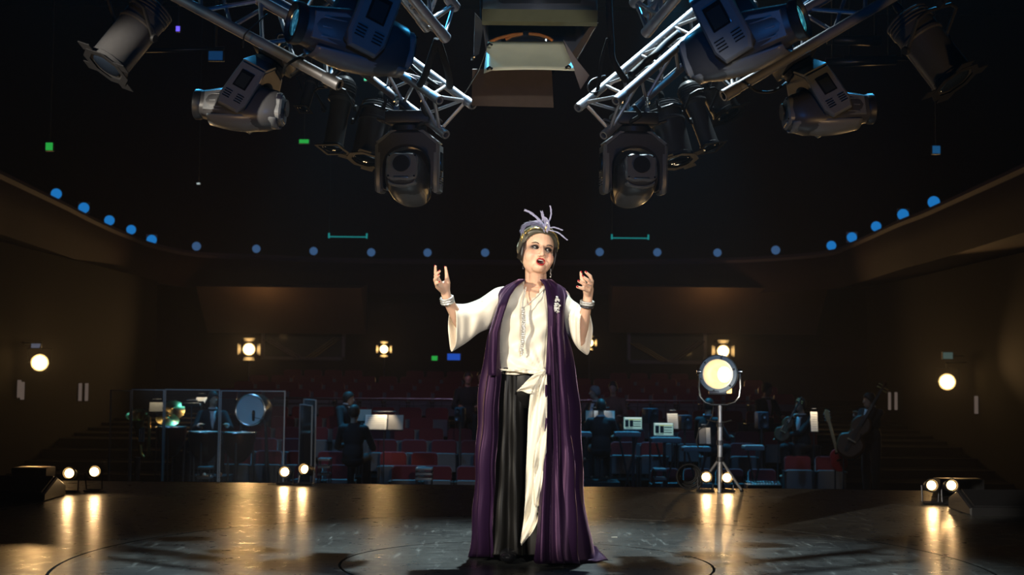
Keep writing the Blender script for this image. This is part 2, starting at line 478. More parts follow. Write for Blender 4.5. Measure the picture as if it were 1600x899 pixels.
# ------------------------------------------------------------------ the singer
D0 = 7.5
S0 = V((0.07, D0, 0.0))
def S(px, py, dy=0.0): return P(px, py, D0 + dy) - S0
singer = thing('person', 'singer in cream blouse, long purple velvet coat and feathered turban with both arms raised', 'person', S0)
# head frame
HC = S(840.5, 394.5, -.02)
HM = M4.Translation(HC) @ M4.Rotation(math.radians(14), 4, 'Z') @ M4.Rotation(math.radians(-9), 4, 'X') @ M4.Rotation(math.radians(10), 4, 'Y') @ M4.Scale(1.12, 4)
HS = 1.0
def H(u, f, w): return HM @ V((u, -f, w))       # u to the picture's right, f out of the face, w up
b = MB()
b.sphere((0, .012, .035), (.074, .094, .086), 28, HM)
b.sphere((0, -.014, -.038), (.0720, .070, .078), 28, HM)
b.sphere((0, -.054, -.089), (.034, .034, .025), 18, HM)                 # chin
b.sphere((.037, -.046, -.038), (.034, .031, .038), 16, HM); b.sphere((-.037, -.046, -.038), (.034, .031, .038), 16, HM)
b.sphere((0, -.040, .035), (.058, .044, .045), 20, HM)                  # forehead
capsule(b, H(0, .080, .008), H(0, .098, -.034), .0075, .0115)           # nose
b.sphere((.0125, -.086, -.038), (.0085, .010, .008), 10, HM); b.sphere((-.0125, -.086, -.038), (.0085, .010, .008), 10, HM)
for s in (-1, 1): b.sphere((s * .076, .01, -.012), (.008, .020, .030), 12, HM)     # ears
capsule(b, H(0, .055, -.062), H(0, .062, -.07), .034, .030)             # muzzle
NB = S(838, 452, .02)
capsule(b, H(0, -.020, -.05), NB + V((0, .01, 0)), .056, .061); capsule(b, H(0, .015, -.088), NB + V((0, -.01, .01)), .036, .046)
# trunk
chest = S(832, 492, .0); waist = S(826, 560, .01); hip = S(826, 612, .02)
b.sphere(S(833, 480, .02), (.150, .100, .13), 20); b.sphere(chest, (.150, .105, .17), 20)
for s in (-1, 1): b.sphere(chest + V((s * .07, -.075, -.01)), (.062, .055, .062), 14)
b.sphere(waist, (.150, .11, .16), 20); b.sphere(hip, (.172, .125, .14), 20)
shL, shR = S(789, 466, .02), S(876, 466, .02)
capsule(b, NB + V((0, .02, -.02)), shL, .055, .052); capsule(b, NB + V((0, .02, -.02)), shR, .055, .052)
capsule(b, NB + V((0, -.01, -.03)), chest + V((0, -.03, .06)), .055, .09)
elL, elR = S(727, 517, -.03), S(904, 531, -.02)
wrL, wrR = S(698.5, 468, -.22), S(917.5, 474, -.18)
for sh, el, wr in ((shL, elL, wrL), (shR, elR, wrR)):
    capsule(b, sh, el, .048, .038); mid = el.lerp(wr, .35)
    capsule(b, el, mid, .036, .0375); capsule(b, mid, wr, .0375, .0245, 14)
for s in (-1, 1):
    hj = hip + V((s * .085, 0, -.06)); kn = V((hj.x + s * .01, hj.y - .01, .47)); an = V((hj.x + s * .015, hj.y + .03, .09))
    capsule(b, hj, kn, .085, .058); capsule(b, kn, an, .055, .036); capsule(b, an + V((0, .02, -.04)), an + V((0, -.15, -.062)), .034, .026)
# hands
nails = []
def hand(wr, palm, knuckles, fingers, thumb, back):
    """palm: centre; knuckles: (first,last); fingers: [(knuckle, mid, tip)]"""
    k0, k1 = knuckles
    capsule(b, wr, palm, .0245, .026, 14); 
    for t in (0, .33, .66, 1): capsule(b, wr.lerp(palm, .45), k0.lerp(k1, t), .017, .0125, 12)
    for i, (k, m, t) in enumerate(fingers):
        capsule(b, k, m, .0108, .0098, 10); capsule(b, m, t, .0098, .0074, 10); nails.append((m, t, back))
    k, m, t = thumb
    capsule(b, wr.lerp(palm, .3), k, .020, .0155, 12); capsule(b, k, m, .0145, .0105, 10); capsule(b, m, t, .0105, .0075, 10); nails.append((m, t, back))
q = lambda dy: (lambda x, y: S(x, y, dy))
hand(wrL, S(694, 447, -.25), (S(684, 437, -.29), S(684.5, 449, -.31)),
     [(S(684.5, 436, -.28), S(680.5, 427, -.31), S(680.5, 416.5, -.33)),
      (S(682.5, 440, -.30), S(680.5, 431, -.34), S(687, 424, -.37)),
      (S(682, 444, -.31), S(679.5, 437, -.355), S(686, 430.5, -.39)),
      (S(683.5, 449, -.31), S(681.5, 443.5, -.345), S(687.5, 441, -.375))],
     (S(699, 441, -.25), S(698, 430, -.265), S(696.3, 418, -.27)), V((-1, .2, 0)))
hand(wrR, S(920, 452, -.20), (S(924.5, 440, -.22), S(919.5, 454, -.25)),
     [(S(924.5, 441, -.215), S(922.5, 432, -.235), S(915, 425.5, -.25)),
      (S(924, 444.5, -.235), S(918, 438, -.265), S(910, 432, -.28)),
      (S(922, 449, -.25), S(913, 444.5, -.285), S(903.8, 439.5, -.30)),
      (S(919.5, 454.5, -.25), S(911, 451.5, -.28), S(902, 448.5, -.295))],
     (S(914, 446, -.17), S(909, 436, -.17), S(907.5, 426, -.175)), V((.5, -.8, .2)))
body = skin_blob('body', b, MT['skin'], singer, .0042, 3, .5)
# sculpt the face in head coordinates
co = coords(body)
HMi = np.array(HM.inverted()); R3x = np.array(HM.to_3x3())
hl = co @ HMi[:3, :3].T + HMi[:3, 3]
u, f, w_ = hl[:, 0].copy(), -hl[:, 1].copy(), hl[:, 2].copy()
g = lambda du, dw, su, sw: np.exp(-((u - du) / su) ** 2 - ((w_ - dw) / sw) ** 2)
front = (f > .02) & (np.abs(u) < .09) & (w_ > -.125) & (w_ < .13)
df = np.zeros(len(u))
for s in (-1, 1):
    df -= .0095 * g(s * .031, .000, .016, .011)          # sockets
    df += .0030 * g(s * .030, .019, .020, .007)          # brows
    df += .0040 * g(s * .040, -.034, .020, .016)         # cheeks
    df -= .0035 * g(s * .031, -.058, .009, .016)         # folds beside the mouth
df -= .032 * g(0, -.0675, .0170, .0125)                  # open mouth
df += .0050 * g(0, -.0665, .030, .020)
df += .004 * g(0, -.100, .018, .012)
df *= front
hl2 = hl.copy(); hl2[:, 1] -= df
Hn = np.array(HM); co2 = co.copy()
sel = front & (np.abs(df) > 1e-5)
co2[sel] = hl2[sel] @ Hn[:3, :3].T + Hn[:3, 3]
set_coords(body, co2)
rgb = np.tile(np.array([[.80, .50, .34]]), (len(u), 1))
def mixc(mask, c):
    global rgb
    mm = np.clip(mask, 0, 1)[:, None]; rgb = rgb * (1 - mm) + np.array([c]) * mm
fr = front.astype(float)
for s in (-1, 1):
    mixc(.45 * fr * g(s * .042, -.032, .020, .018), (.80, .28, .20))                         # rouge
    mixc(.95 * fr * np.clip(1.8 * g(s * .034, .0055, .021, .0095), 0, 1), (.06, .035, .035))  # eye shadow
mixc(fr * (((u / .0185) ** 2 + ((w_ + .0675) / .0125) ** 2) < 1.0), (.05, .008, .008))
paint(body, rgb)
lipm = mat('lipstick', (.42, .025, .03), .28, 0, .05, 30, 0)
nailm = mat('nail_varnish', (.50, .02, .03), .2, 0, 0, 10, 0, coat=.5)
# lips, teeth, eyes, brows
lp = MB(); pts = []; rr = []
for k in range(24):
    a = 2 * PI * k / 24; up = math.sin(a) > 0
    uu = .0200 * math.cos(a); ww = -.0665 + (.0130 if up else .0160) * math.sin(a) - (.0015 * math.exp(-(uu / .004) ** 2) if up else 0)
    pts.append(H(uu, .0925 - 14 * uu * uu - (.004 if not up else 0) * abs(math.sin(a)), ww)); rr.append(.0020 + (.0024 if not up else .0016) * abs(math.sin(a)))
lp.tube(pts + [pts[0]], rr + [rr[0]], 8, False); lp.build('lips', lipm, singer, 180)
te = MB(); te.tube([H(-.013, .079, -.0605), H(-.006, .083, -.0595), H(.006, .083, -.0595), H(.013, .079, -.0605)], .0028, 6)
te.build('teeth', mat('teeth', (.8, .76, .66), .3, 0, 0, 10, 0), singer, 180)
eyew = mat('eye_white', (.36, .34, .32), .15, 0, 0, 10, 0); iris = mat('iris', (.03, .02, .015), .1, 0, 0, 10, 0)
lash = mat('lash', (.008, .006, .006), .6, 0, 0, 10, 0)
for s in (-1, 1):
    e = MB(); e.sphere(H(s * .031, .0660, -.001), .0115, 14); eo = e.build('eye', eyew, singer, 180)
    e = MB(); e.sphere(H(s * .031 + .0030, .0712, .0008), .0078, 10); e.build('iris', iris, eo, 180)
    e = MB(); cu = [H(s * (.031 + .0150 * t), .0765 - .0065 * t * t - .002 * max(0, t), .0048 * (1 - t * t) + .0015 + .0035 * max(0, t)) for t in (-1, -.6, -.2, .2, .6, 1, 1.25)]
    e.tube(cu, [.0018, .0034, .0044, .0046, .0044, .0036, .0014], 6); cu = [H(s * (.031 + .0150 * t), .0755 - .0065 * t * t, -.0062 * (1 - t * t) + .0005) for t in (-1, -.5, 0, .5, 1)]; e.tube(cu, [.0012, .0018, .0022, .0022, .0016], 6); e.build('eyelash', lash, eo, 180)
    e = MB(); cu = [H(s * (.032 + .0180 * t), .0815 - .009 * t * t - .002 * t, .0205 + .0045 * (1 - (t - .25) ** 2) - .002) for t in (-1, -.6, -.2, .2, .6, 1, 1.2)]
    e.tube(cu, [.0012, .0022, .0024, .0022, .0018, .0012, .0006], 6); e.build('eyebrow', lash, singer, 180)
for m, t, bk in nails:
    d = nrm(t - m); n2 = nrm(bk - d * bk.dot(d)); e = MB()
    e.sphere((0, 0, 0), (.0046, .0025, .0082), 8, frame(d, t + n2 * .0050 + d * .001, n2)); e.build('fingernail', nailm, singer, 180)

# turban, hair, jewels
turm = mat('turban_cloth', (.085, .078, .055), .38, .25, .3, 30, .15, sheen=.5, sheen_tint=(.8, .8, .6))
goldm = mat('gold_lame', (.70, .52, .20), .26, .85, .35, 90, .5)
tb = MB(); nth, nt_ = 96, 22
def tur(th, t, lift=0.0):
    fx = math.sin(th); fy = math.cos(th)                     # fy=1 at the face
    hem = .074 + (-.118) * (1 - max(0, fy)) ** 1.5 - (.030 * max(0, -fy))
    c = (0, -.012, .036); rx, ry, rz = .083, .089, .102
    a0 = math.asin(max(-.90, min(.95, (hem - c[2]) / rz))); a = a0 + (PI / 2 - a0) * t
    fold = .0042 * math.sin(9 * t * (1.0 + .55 * fy) * 2.2 + 3.4 * fx + 1.2 * th) * (1 - t ** 3) + .006 * math.sin(PI * min(1, t * 3.0)) + lift
    bulge = .010 * max(0, -fx) * math.exp(-((t - .15) / .35) ** 2) + .018 * max(0, -fy)
    k = max(math.cos(a), 0) ** .75
    return H((rx + fold + bulge) * k * fx, c[1] + (ry + fold + bulge) * k * fy, c[2] + (rz + fold) * math.sin(a))
tb.loft([[tur(2 * PI * i / nth, j / nt_) for i in range(nth)] for j in range(nt_ + 1)], False)
turban = tb.build('turban', turm, singer, 180, solid=.004)
bd = MB(); rows = []
for i in range(41):
    th = -1.25 + 2.5 * i / 40; row = []
    for j in range(7):
        t = .10 + .20 * (j / 6) + .05 * math.cos(th); row.append(tur(th, t, .004 + .004 * math.sin(PI * j / 6) + .0015 * math.sin(i * 1.7 + j)))
    rows.append(row)
bd.grid(rows); bd.build('gold_band', goldm, turban, 180, solid=.003)
kn = MB(); kn.sphere((0, -.108, .100), (.013, .011, .021), 12, HM); kn.sphere((.006, -.106, .088), (.012, .01, .012), 10, HM)
kn.build('knot', goldm, turban, 180)
hairm = mat('dark_hair', (.018, .013, .010), .4, 0, .3, 60, .2)
for s, x0 in ((-1, -.076), (1, .076)):
    ha = MB()
    for k in range(6):
        ff = .025 - .012 * k
        ha.tube([H(x0, ff, .035), H(x0 * 1.07, ff, .0), H(x0 * 1.07, ff - .004, -.035), H(x0 * 1.0, ff - .006, -.062 - (.022 if s > 0 else 0) + .004 * k)], [.008, .010, .009, .003], 6)
    ha.build('hair_lock', hairm, singer, 180)
fm1 = mat('feather_lilac', (.34, .33, .48), .6, 0, .3, 50, .1, sheen=.5); fm2 = mat('feather_dark', (.10, .10, .17), .6, 0, .3, 50, .1, sheen=.5)
def feather(pts, w, mtl, barbs=0, droop=.02):
    e = MB(); pts = [S(*p) for p in pts]
    sm = smooth_curve(pts, 6)
    m = len(sm); e.tube(sm, [w * .22 * (1 - .6 * i / m) for i in range(m)], 5)
    for i in range(1, m - 1):
        d = nrm(sm[i + 1] - sm[i - 1]); side = nrm(d.cross(V((0, 1, 0))))
        for s in (-1, 1):
            for jj in range(2):
                L = w * (1.1 if barbs == 0 else barbs) * (.6 + .4 * math.sin(PI * i / m)) * rnd.uniform(.7, 1.15)
                p0 = sm[i].lerp(sm[i + 1], jj * .5); p2 = p0 + d * L * .9 + side * s * L * .55 + V((0, rnd.uniform(-.3, .3) * L, -droop * barbs))
                e.tube([p0, p0.lerp(p2, .5) + side * s * L * .12, p2], [w * .14, w * .11, w * .04], 4, False)
    return e.build('feather', mtl, turban, 180)
fb = (853, 359, -.12)
feather([fb, (846, 348, -.12), (836, 338, -.12), (828, 332, -.12), (820, 328.5, -.12)], .011, fm1)
feather([fb, (852, 348, -.13), (849, 340, -.13), (846.5, 331, -.13)], .013, fm1)
feather([fb, (857, 348, -.13), (860.5, 338, -.13), (861, 329, -.13), (859.5, 322, -.13)], .0075, fm1)
feather([fb, (846, 352, -.12), (834, 348, -.12), (823, 350, -.12), (817, 357, -.11), (816.5, 363, -.11)], .013, fm2, 1.7, .004)
feather([fb, (850, 351, -.10), (842, 345, -.10), (833, 346, -.10)], .013, fm1, 1.3)
feather([fb, (857, 351, -.14), (855, 342, -.14), (848, 338, -.13)], .012, fm1, 1.2)
feather([fb, (863, 355.5, -.14), (871, 357, -.14), (879, 360, -.14)], .0065, fm1)
feather([fb, (865, 361.5, -.14), (873, 364.5, -.14), (880, 370, -.14), (886.5, 375.5, -.14)], .0065, fm1)
silver = mat('rhinestones', (.86, .83, .74), .30, .65, .3, 220, .9)
def beads(name, pts, r, parent, step=1.9, mtl=None):
    e = MB(); sm = smooth_curve([V(p) for p in pts], 10); L = 0; nxt = 0
    for i in range(len(sm) - 1):
        seg = (sm[i + 1] - sm[i]).length
        while nxt <= L + seg and seg > 0:
            e.sphere(sm[i].lerp(sm[i + 1], (nxt - L) / seg), r, 6); nxt += r * step
        L += seg
    return e.build(name, mtl or silver, parent, 180)
for x0, y0, ln in ((817.5, 413, 9), (860.5, 421, 12)):
    e = MB(); 
    for k in range(int(ln / 2)): e.sphere(S(x0 + .6 * math.sin(k * 2), y0 + k * 2.3, -.03), (.0052 if k % 2 else .0035), 6)
    e.build('earring', MT['dark_steel'] if x0 < 830 else silver, singer, 180)
for (wr, pl, R, wdt) in ((wrL, S(694, 447, -.25), .031, 3), (wrR, S(920, 452, -.20), .032, 2)):
    ax = nrm(pl - wr); base = wr.lerp(pl, .05)
    br = MB()
    for k in range(wdt):
        br.torus(R, .0055, 26, 6, frame(ax, base + ax * (-.012 * k + .004)), .45)
    br.build('bracelet', silver, singer, 180)
ax = nrm(S(920, 452, -.2) - wrR); br = MB(); br.torus(.0315, .005, 26, 6, frame(ax, wrR.lerp(S(920, 452, -.2), .05) + ax * (-.022)), .1)
br.build('dark_bracelet', MT['dark_steel'], singer, 180)
e = MB(); e.sphere(S(920, 447, -.262), .008, 8); e.build('ring', silver, singer, 180)

# blouse
cream = mat('cream_satin', (.86, .79, .64), .42, 0, .05, 14, .12, sheen=.25)
ivory = cream
def lerp_table(tab, y):
    for a, c in zip(tab, tab[1:]):
        if a[0] <= y <= c[0]:
            t = (y - a[0]) / (c[0] - a[0]); return [p + (q_ - p) * t for p, q_ in zip(a[1:], c[1:])]
    return list(tab[-1][1:])
BT = [(438, 818, 862, .075), (446, 803, 866, .095), (453, 783, 883, .105), (470, 777, 884, .125), (490, 776, 882, .150), (508, 776, 880, .158), (530, 777, 876, .150), (555, 777, 872, .148), (573, 777, 868, .158), (583, 777, 866, .165)]
rows = []; nb = 96
for i in range(64):
    y = 438 + (583 - 438) * i / 63; xl, xr, dp = lerp_table(BT, y); row = []
    for k in range(nb):
        a = 2 * PI * k / nb; ca, sa = math.cos(a), math.sin(a)        # sa>0 front
        X = (xl + xr) / 2 + (xr - xl) / 2 * (abs(ca) ** .8) * (1 if ca > 0 else -1)
        dy = -(dp) * (abs(sa) ** .85) * (1 if sa > 0 else -.75)
        if sa > 0:
            for bx, by in ((806, 496), (852, 496)): dy -= .028 * math.exp(-((X - bx) / 17) ** 2 - ((y - by) / 20) ** 2)
            # folds pulling towards the knot at (850,578) and the wrap line
            ang = math.atan2(X - 850, 585 - y); rad = math.hypot(X - 850, y - 585)
            dy += .0065 * math.sin(ang * 17 + .6) * math.exp(-((rad - 32) / 38) ** 2)
            dy += .004 * math.sin((X * .9 - y * .5) * .30) * math.exp(-((y - 470) / 26) ** 2) + .0045 * math.sin((X + y * 1.3) * .16)
            wl = 850 - (y - 440) * .52 if y < 490 else 824 + (y - 490) * .42
            dy += -.006 / (1 + math.exp(-(X - wl) * 1.2)) * (1 if 445 < y < 570 else 0)
        yy = y + (3.0 * math.sin((X - 777) * .06) + (7 if X > 838 else 0) * min(1, max(0, (X - 838) / 12)) if i == 63 else 0)
        row.append(S(X, yy, dy + .01))
    rows.append(row)
bl = MB()
nvv = nb
vs = [p for r in rows for p in r]; fs = []
for i in range(63):
    y = 438 + (583 - 438) * (i + .5) / 63
    for k in range(nb):
        a = 2 * PI * (k + .5) / nb; xl, xr, dp = lerp_table(BT, y)
        X = (xl + xr) / 2 + (xr - xl) / 2 * (abs(math.cos(a)) ** .8) * (1 if math.cos(a) > 0 else -1)
        if math.sin(a) > 0 and y < 480:
            l = 817 + (y - 438) * .21; r = 855 - (y - 438) * .74
            if l < X < r: continue
        j = (k + 1) % nb; fs.append((i * nb + k, i * nb + j, (i + 1) * nb + j, (i + 1) * nb + k))
bl.add(vs, fs)
blouse = bl.build('blouse', cream, singer, 180, solid=.004)
def sleeve(tab, rx, n=48, flip=1):
    """tab rows: centre px, py, dy, half height (px), half width (px), half depth (m)"""
    rows = []
    m = len(tab)
    K = 7
    ctr = [V(t[:3]) for t in tab]; oth = [V(t[3:6]) for t in tab]
    cs = smooth_curve(ctr, K); os_ = smooth_curve(oth, K)
    for i, (c, o_) in enumerate(zip(cs, os_)):
        t = i / (len(cs) - 1); row = []
        for k in range(n):
            a = 2 * PI * k / n
            rip = 1 + .05 * t * math.sin(5 * a + 3 * t) + .030 * math.sin(3 * a - 9 * t) * math.sin(PI * t)
            # creases near the elbow
            cr = .006 * math.sin(24 * t + 2.2 * math.sin(a)) * math.sin(PI * t)
            row.append(S(c.x + o_.y * math.sin(a + .0) * rip * flip + o_.y * 0, c.y - o_.x * math.cos(a) * rip, c.z - (o_.z * math.sin(a) * rip + cr)))
        rows.append(row)
    e = MB(); e.loft(rows, False); return e.build('sleeve', cream, singer, 180, solid=.0035)
sleeve([(787, 476, .01, 28, 3, .075), (772, 481, .0, 29, 3, .080), (750, 494, -.03, 26, 4, .085), (731, 505, -.06, 29, 5, .088), (716, 510, -.09, 34, 6, .092), (707, 512, -.115, 37, 6.5, .095)], 0)
sleeve([(877, 480, .01, 29, -2, .07), (884, 488, .0, 32, -3, .078), (894, 500, -.04, 30, -5, .085), (903, 510, -.06, 33, -6, .088), (911, 516, -.08, 35, -8, .09), (915.5, 518, -.095, 36, -10, .09)], 0)

# trousers
velvet_b = mat('black_velvet', (.005, .0045, .004), .42, 0, .3, 20, .12, spec=.2, sheen=.06, sheen_tint=(.50, .50, .38), stretch=(1, 1, .25))
tr_ = MB()
for s in (-1, 1):
    rows = []
    for i in range(50):
        t = i / 49; z0 = 575 + 297 * t
        cxp = 826 + s * (22 + 14 * t); hw = 29 + 9 * t ** 1.5
        row = []
        for k in range(64):
            a = 2 * PI * k / 64
            fl = 1 + (.06 + .10 * t) * math.sin(7 * a + s * 1.1 + 1.5 * t) * (.35 + .65 * t) + .04 * math.sin(13 * a + 5 * t) + .02 * math.sin(22 * t + 5 * a)
            row.append(S(cxp + hw * math.cos(a) * fl, z0 - (4 if i == 49 else 0), .02 - (.15 + .03 * t) * math.sin(a) * fl))
        rows.append(row)
    tr_.loft(rows, False)
rows = []
for i in range(14):
    t = i / 13; row = []
    for k in range(64):
        a = 2 * PI * k / 64; fl = 1 + .03 * t * math.sin(9 * a)
        row.append(S(826 + (50 + 2 * t) * math.cos(a) * fl, 570 + 68 * t, .02 - (.155 + .012 * math.sin(PI * t)) * math.sin(a) * fl * (1 - .5 * max(0, t - .75))))
    rows.append(row)
tr_.loft(rows, False)
trousers = tr_.build('trousers', velvet_b, singer, 180, solid=.004)
for s in (-1, 1):
    sho = MB(); sho.sphere((hip.x + s * .10, -.12, .036), (.050, .155, .040), 14); sho.build('shoe', MT['gloss_black'], singer, 180)

# coat
velvet_p = mat('purple_velvet', (.014, .005, .021), .42, 0, .25, 14, .12, spec=.30, sheen=.26, sheen_tint=(.75, .42, .66), stretch=(1, 1, .2))
CT = [(437, 821, 812, 857, 847), (443, 812, 800, 868, 850), (450, 805, 786, 882, 852), (462, 797, 777, 886, 854), (485, 789, 774, 886, 856), (520, 778, 769, 883, 856), (560, 776, 764, 888, 854), (600, 776, 759, 893, 852),
      (650, 774, 755, 897, 851), (700, 772, 751, 901, 849), (760, 771, 747, 905, 845), (820, 771, 744, 911, 840), (858, 772, 741, 919, 836), (871, 772, 739, 926, 834)]
rows = []; NR = 90; NC = 150
for i in range(NR):
    y = 437 + (871 - 437) * i / (NR - 1); A, B_, C_, D_ = lerp_table(CT, y); t = (y - 437) / 434
    fl = min(1, max(0, (y - 470) / 110)); tl = max(0, (y - 700) / 171)
    top = min(1, (y - 437) / 40)
    fA = -.185 if y > 485 else -.115 - .07 * top
    ctl = [V((A, fA + .03 * tl, 0)), V(((A + B_) / 2 - 1, fA * .75 + .03 * tl, 0)), V((B_, -.02 + .03 * tl, 0)), V((B_ + 12, .10 + .03 * t, 0)), V(((B_ + C_) / 2 - 14, .135 + .06 * t, 0)), V(((B_ + C_) / 2 + 14, .135 + .06 * t, 0)),
           V((C_ - 12, .10 + .02 * t, 0)), V((C_, -.03 - .06 * tl, 0)), V(((C_ + D_) / 2 + 8, fA * .85 - .03 * fl - .10 * tl, 0)), V(((C_ + D_) / 2 - 8, fA - .02 * fl - .14 * tl, 0)), V((D_, fA - .01 - .14 * tl, 0))]
    sm = smooth_curve(ctl, 15)
    row = []
    for k in range(len(sm)):
        p = sm[k]; n_ = (sm[min(k + 1, len(sm) - 1)] - sm[max(k - 1, 0)]); n_ = V((n_.x / 291, n_.y, 0)); nn = nrm(V((-n_.y, n_.x, 0)))
        uu = k / (len(sm) - 1)
        amp = .004 + .030 * fl * (.55 + .75 * t)
        ph = 1.1 * math.sin(2.1 * t + 5 * uu) + .5 * math.sin(7 * t + 11 * uu)
        ed = min(1, 14 * min(uu, 1 - uu) + .25)
        o_ = amp * ed * (math.sin(2 * PI * 10.5 * uu + ph) + .30 * math.sin(2 * PI * 21 * uu + 2 * ph + 1) + .35 * math.sin(2 * PI * 5 * uu + 1.7 * ph + 4 * t))
        o_ += .004 * fl * math.sin(30 * t + 9 * uu) * (t > .2)
        wob = 0
        if i >= NR - 2: wob = .5 * math.sin(uu * 60)
        extra = 10.5 * tl ** 2 * (1 if p.x > 826 else 0) * min(1, max(0, (p.x - 826) / 12)) * (1 if p.y < .02 else .3)
        row.append(S(p.x + nn.x * o_ * 291, y + wob + extra * .95, p.y + nn.y * o_))
    rows.append(row)
ct = MB(); ct.grid(rows)
velvet_p.node_tree.nodes['Principled BSDF'].inputs['Specular Tint'].default_value = (1, .55, .95, 1)
coat = ct.build('coat', velvet_p, singer, 180, solid=.004)
# train lying on the floor
tn = MB(); rows = []
for i in range(14):
    t = i / 13; row = []
    for k in range(26):
        s = k / 25
        x = 868 + (932 - 868) * s + t * (16 * s + 2); y = 868 + 6 * math.sin(PI * s * .6) + (10 - 4 * s) * t
        p = G(x, y, .0) - S0; h = .06 * (1 - t) ** 1.3 * (1 - .2 * s) + .016 * abs(math.sin(9 * s + 2.5 * t)) * (1 - .6 * t) + .008
        row.append((p.x, p.y, h))
    rows.append(row)
tn.grid(rows); tn.build('coat_train', velvet_p, singer, 180, solid=.006)
# collar roll along the front edges
for side in (0, 1):
    e = MB(); rws = []
    for i in range(40):
        y = 437 + 150 * i / 39; A, B_, C_, D_ = lerp_table(CT, y); top = min(1, (y - 437) / 40)
        dy = (-.185 if y > 485 else -.115 - .07 * top) - .012
        x0 = A if side == 0 else D_; sg = -1 if side == 0 else 1
        wdt = 7 + 6 * min(1, (y - 437) / 40)
        rws.append([S(x0 + sg * wdt * s, y, dy + .02 * s * s - .012 * math.sin(PI * s) - .0035 * math.sin(s * 9 + i * .1)) for s in (0, .15, .3, .45, .6, .75, .9, 1.0)])
    e.grid(rws); e.build('collar', velvet_p, coat, 180, solid=.006)
# brooch, necklace
e = MB()
for k in range(46):
    a = rnd.uniform(0, 2 * PI); r = math.sqrt(rnd.random())
    e.sphere(S(870 + 4.8 * r * math.cos(a), 477 + 13 * r * math.sin(a), -.196 - .010 * (1 - r)), rnd.uniform(.004, .007), 6)
e.build('brooch', silver, coat, 180)
nk = thing('necklace', 'long silver beaded necklace with a tassel down the cream blouse', 'necklace', S0)
nk2 = nk
nk_d = -.205
beads('strand', [S(822, 449, -.10), S(819, 460, -.15), S(817, 470, -.185), S(816.5, 480, nk_d)], .0042, nk)
beads('strand', [S(850, 452, -.11), S(840, 463, -.15), S(828, 473, -.185), S(818, 481, nk_d)], .0034, nk)
for k in range(6):
    x0 = 815.5 + .9 * k * .9; L = (548, 552, 556, 551, 545, 540)[k]
    beads('tassel_strand', [S(816 + .5 * k, 481, nk_d), S(x0 + .6, 505, nk_d - .015), S(x0 - .3, 525, nk_d + .015), S(x0 - 1.6 + (.4 if k % 2 else -.4), L, nk_d + .025)], .0058, nk)
# sash
sh = MB()
sh.sphere(S(848, 581, -.20), (.020, .018, .020), 14)
kn = sh.build('sash_knot', cream, singer, 180)
def ribbon(name, tab, parent, ruff=.018, fr=3.0, n=9, solid=.003):
    rows = []; cs = smooth_curve([V((a, b_, 0)) for a, b_, *_ in tab], 8); ot = smooth_curve([V((c[2], c[3], 0)) for c in tab], 8)
    for i, (c, o_) in enumerate(zip(cs, ot)):
        t = i / (len(cs) - 1)
        rows.append([S(c.x + (s - .5) * o_.x, c.y + 4 * math.sin(s * 5 + t * 6) * t, o_.y + ruff * (.3 + t) * math.sin(s * fr * 2 * PI / 2 + t * 16) + .012 * math.sin(t * 26 + s * 3)) for s in (k / (n - 1) for k in range(n))])
    e = MB(); e.grid(rows); return e.build(name, cream, parent, 180, solid=solid)
ribbon('sash_tail', [(848, 582, 10, -.205), (841, 600, 18, -.215), (838, 640, 24, -.22), (837, 690, 26, -.225), (836, 735, 28, -.23), (834, 775, 26, -.24), (830, 812, 22, -.25), (822, 838, 14, -.26), (815, 849, 3, -.26)], singer)
ribbon('sash_tail', [(850, 584, 8, -.21), (848, 620, 14, -.22), (846, 680, 16, -.235), (843, 740, 18, -.25), (840, 790, 10, -.26)], singer, .012)
ribbon('sash_loop', [(847, 580, 8, -.22), (836, 590, 16, -.245), (822, 607, 22, -.25), (820, 613, 24, -.235), (832, 610, 18, -.21), (845, 588, 10, -.205)], singer, .006)
ribbon('waist_wrap', [(778, 577, 4, -.15), (800, 579, 6, -.19), (822, 581, 8, -.205), (848, 582, 8, -.205)], singer, .001)
# ------------------------------------------------------------------ lighting fixtures overhead
lens_m = mat('blue_lens', (.10, .45, .75), .08, .35, .5, 90, .8, coat=1)
def glint_lens(name, col, st):
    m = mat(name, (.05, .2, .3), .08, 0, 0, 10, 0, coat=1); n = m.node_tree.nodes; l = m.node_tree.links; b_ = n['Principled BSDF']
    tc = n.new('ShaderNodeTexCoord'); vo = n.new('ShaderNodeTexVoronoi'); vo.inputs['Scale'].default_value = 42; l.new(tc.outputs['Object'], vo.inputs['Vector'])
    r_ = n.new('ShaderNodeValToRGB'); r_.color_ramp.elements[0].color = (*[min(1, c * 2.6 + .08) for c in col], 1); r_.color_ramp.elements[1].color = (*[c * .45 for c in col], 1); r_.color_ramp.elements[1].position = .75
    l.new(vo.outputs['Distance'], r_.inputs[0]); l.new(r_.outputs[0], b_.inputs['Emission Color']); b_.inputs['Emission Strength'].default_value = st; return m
lens_l = glint_lens('blue_glint_lens', (.02, .22, .42), .55); lens_r = glint_lens('bright_glint_lens', (.03, .33, .55), 1.0)  # emission stands in for blue light reflected in the lenses
lens_dark = mat('dark_lens', (.02, .03, .05), .06, .2, 0, 60, 0, coat=1)
screen_m = mat('display', (.03, .035, .035), .15, 0, 0, 10, 0)
red_led = emat('red_led', (1, .05, .02), 2.0); amber_led = emat('amber_led', (1, .45, .03), 1.6)

def half_coupler(b, c, M=None, r=.032):
    b.torus(r, .011, 18, 6, (M or M4.Identity(4)) @ M4.Translation(c) @ M4.Rotation(PI / 2, 4, 'Y'), 0)
    b.box((c[0], c[1], c[2] - r - .03), (.03, .03, .06), M)
    b.tube([(c[0], c[1] + r, c[2]), (c[0], c[1] + r + .045, c[2] - .01)], .007, 6, True, M)

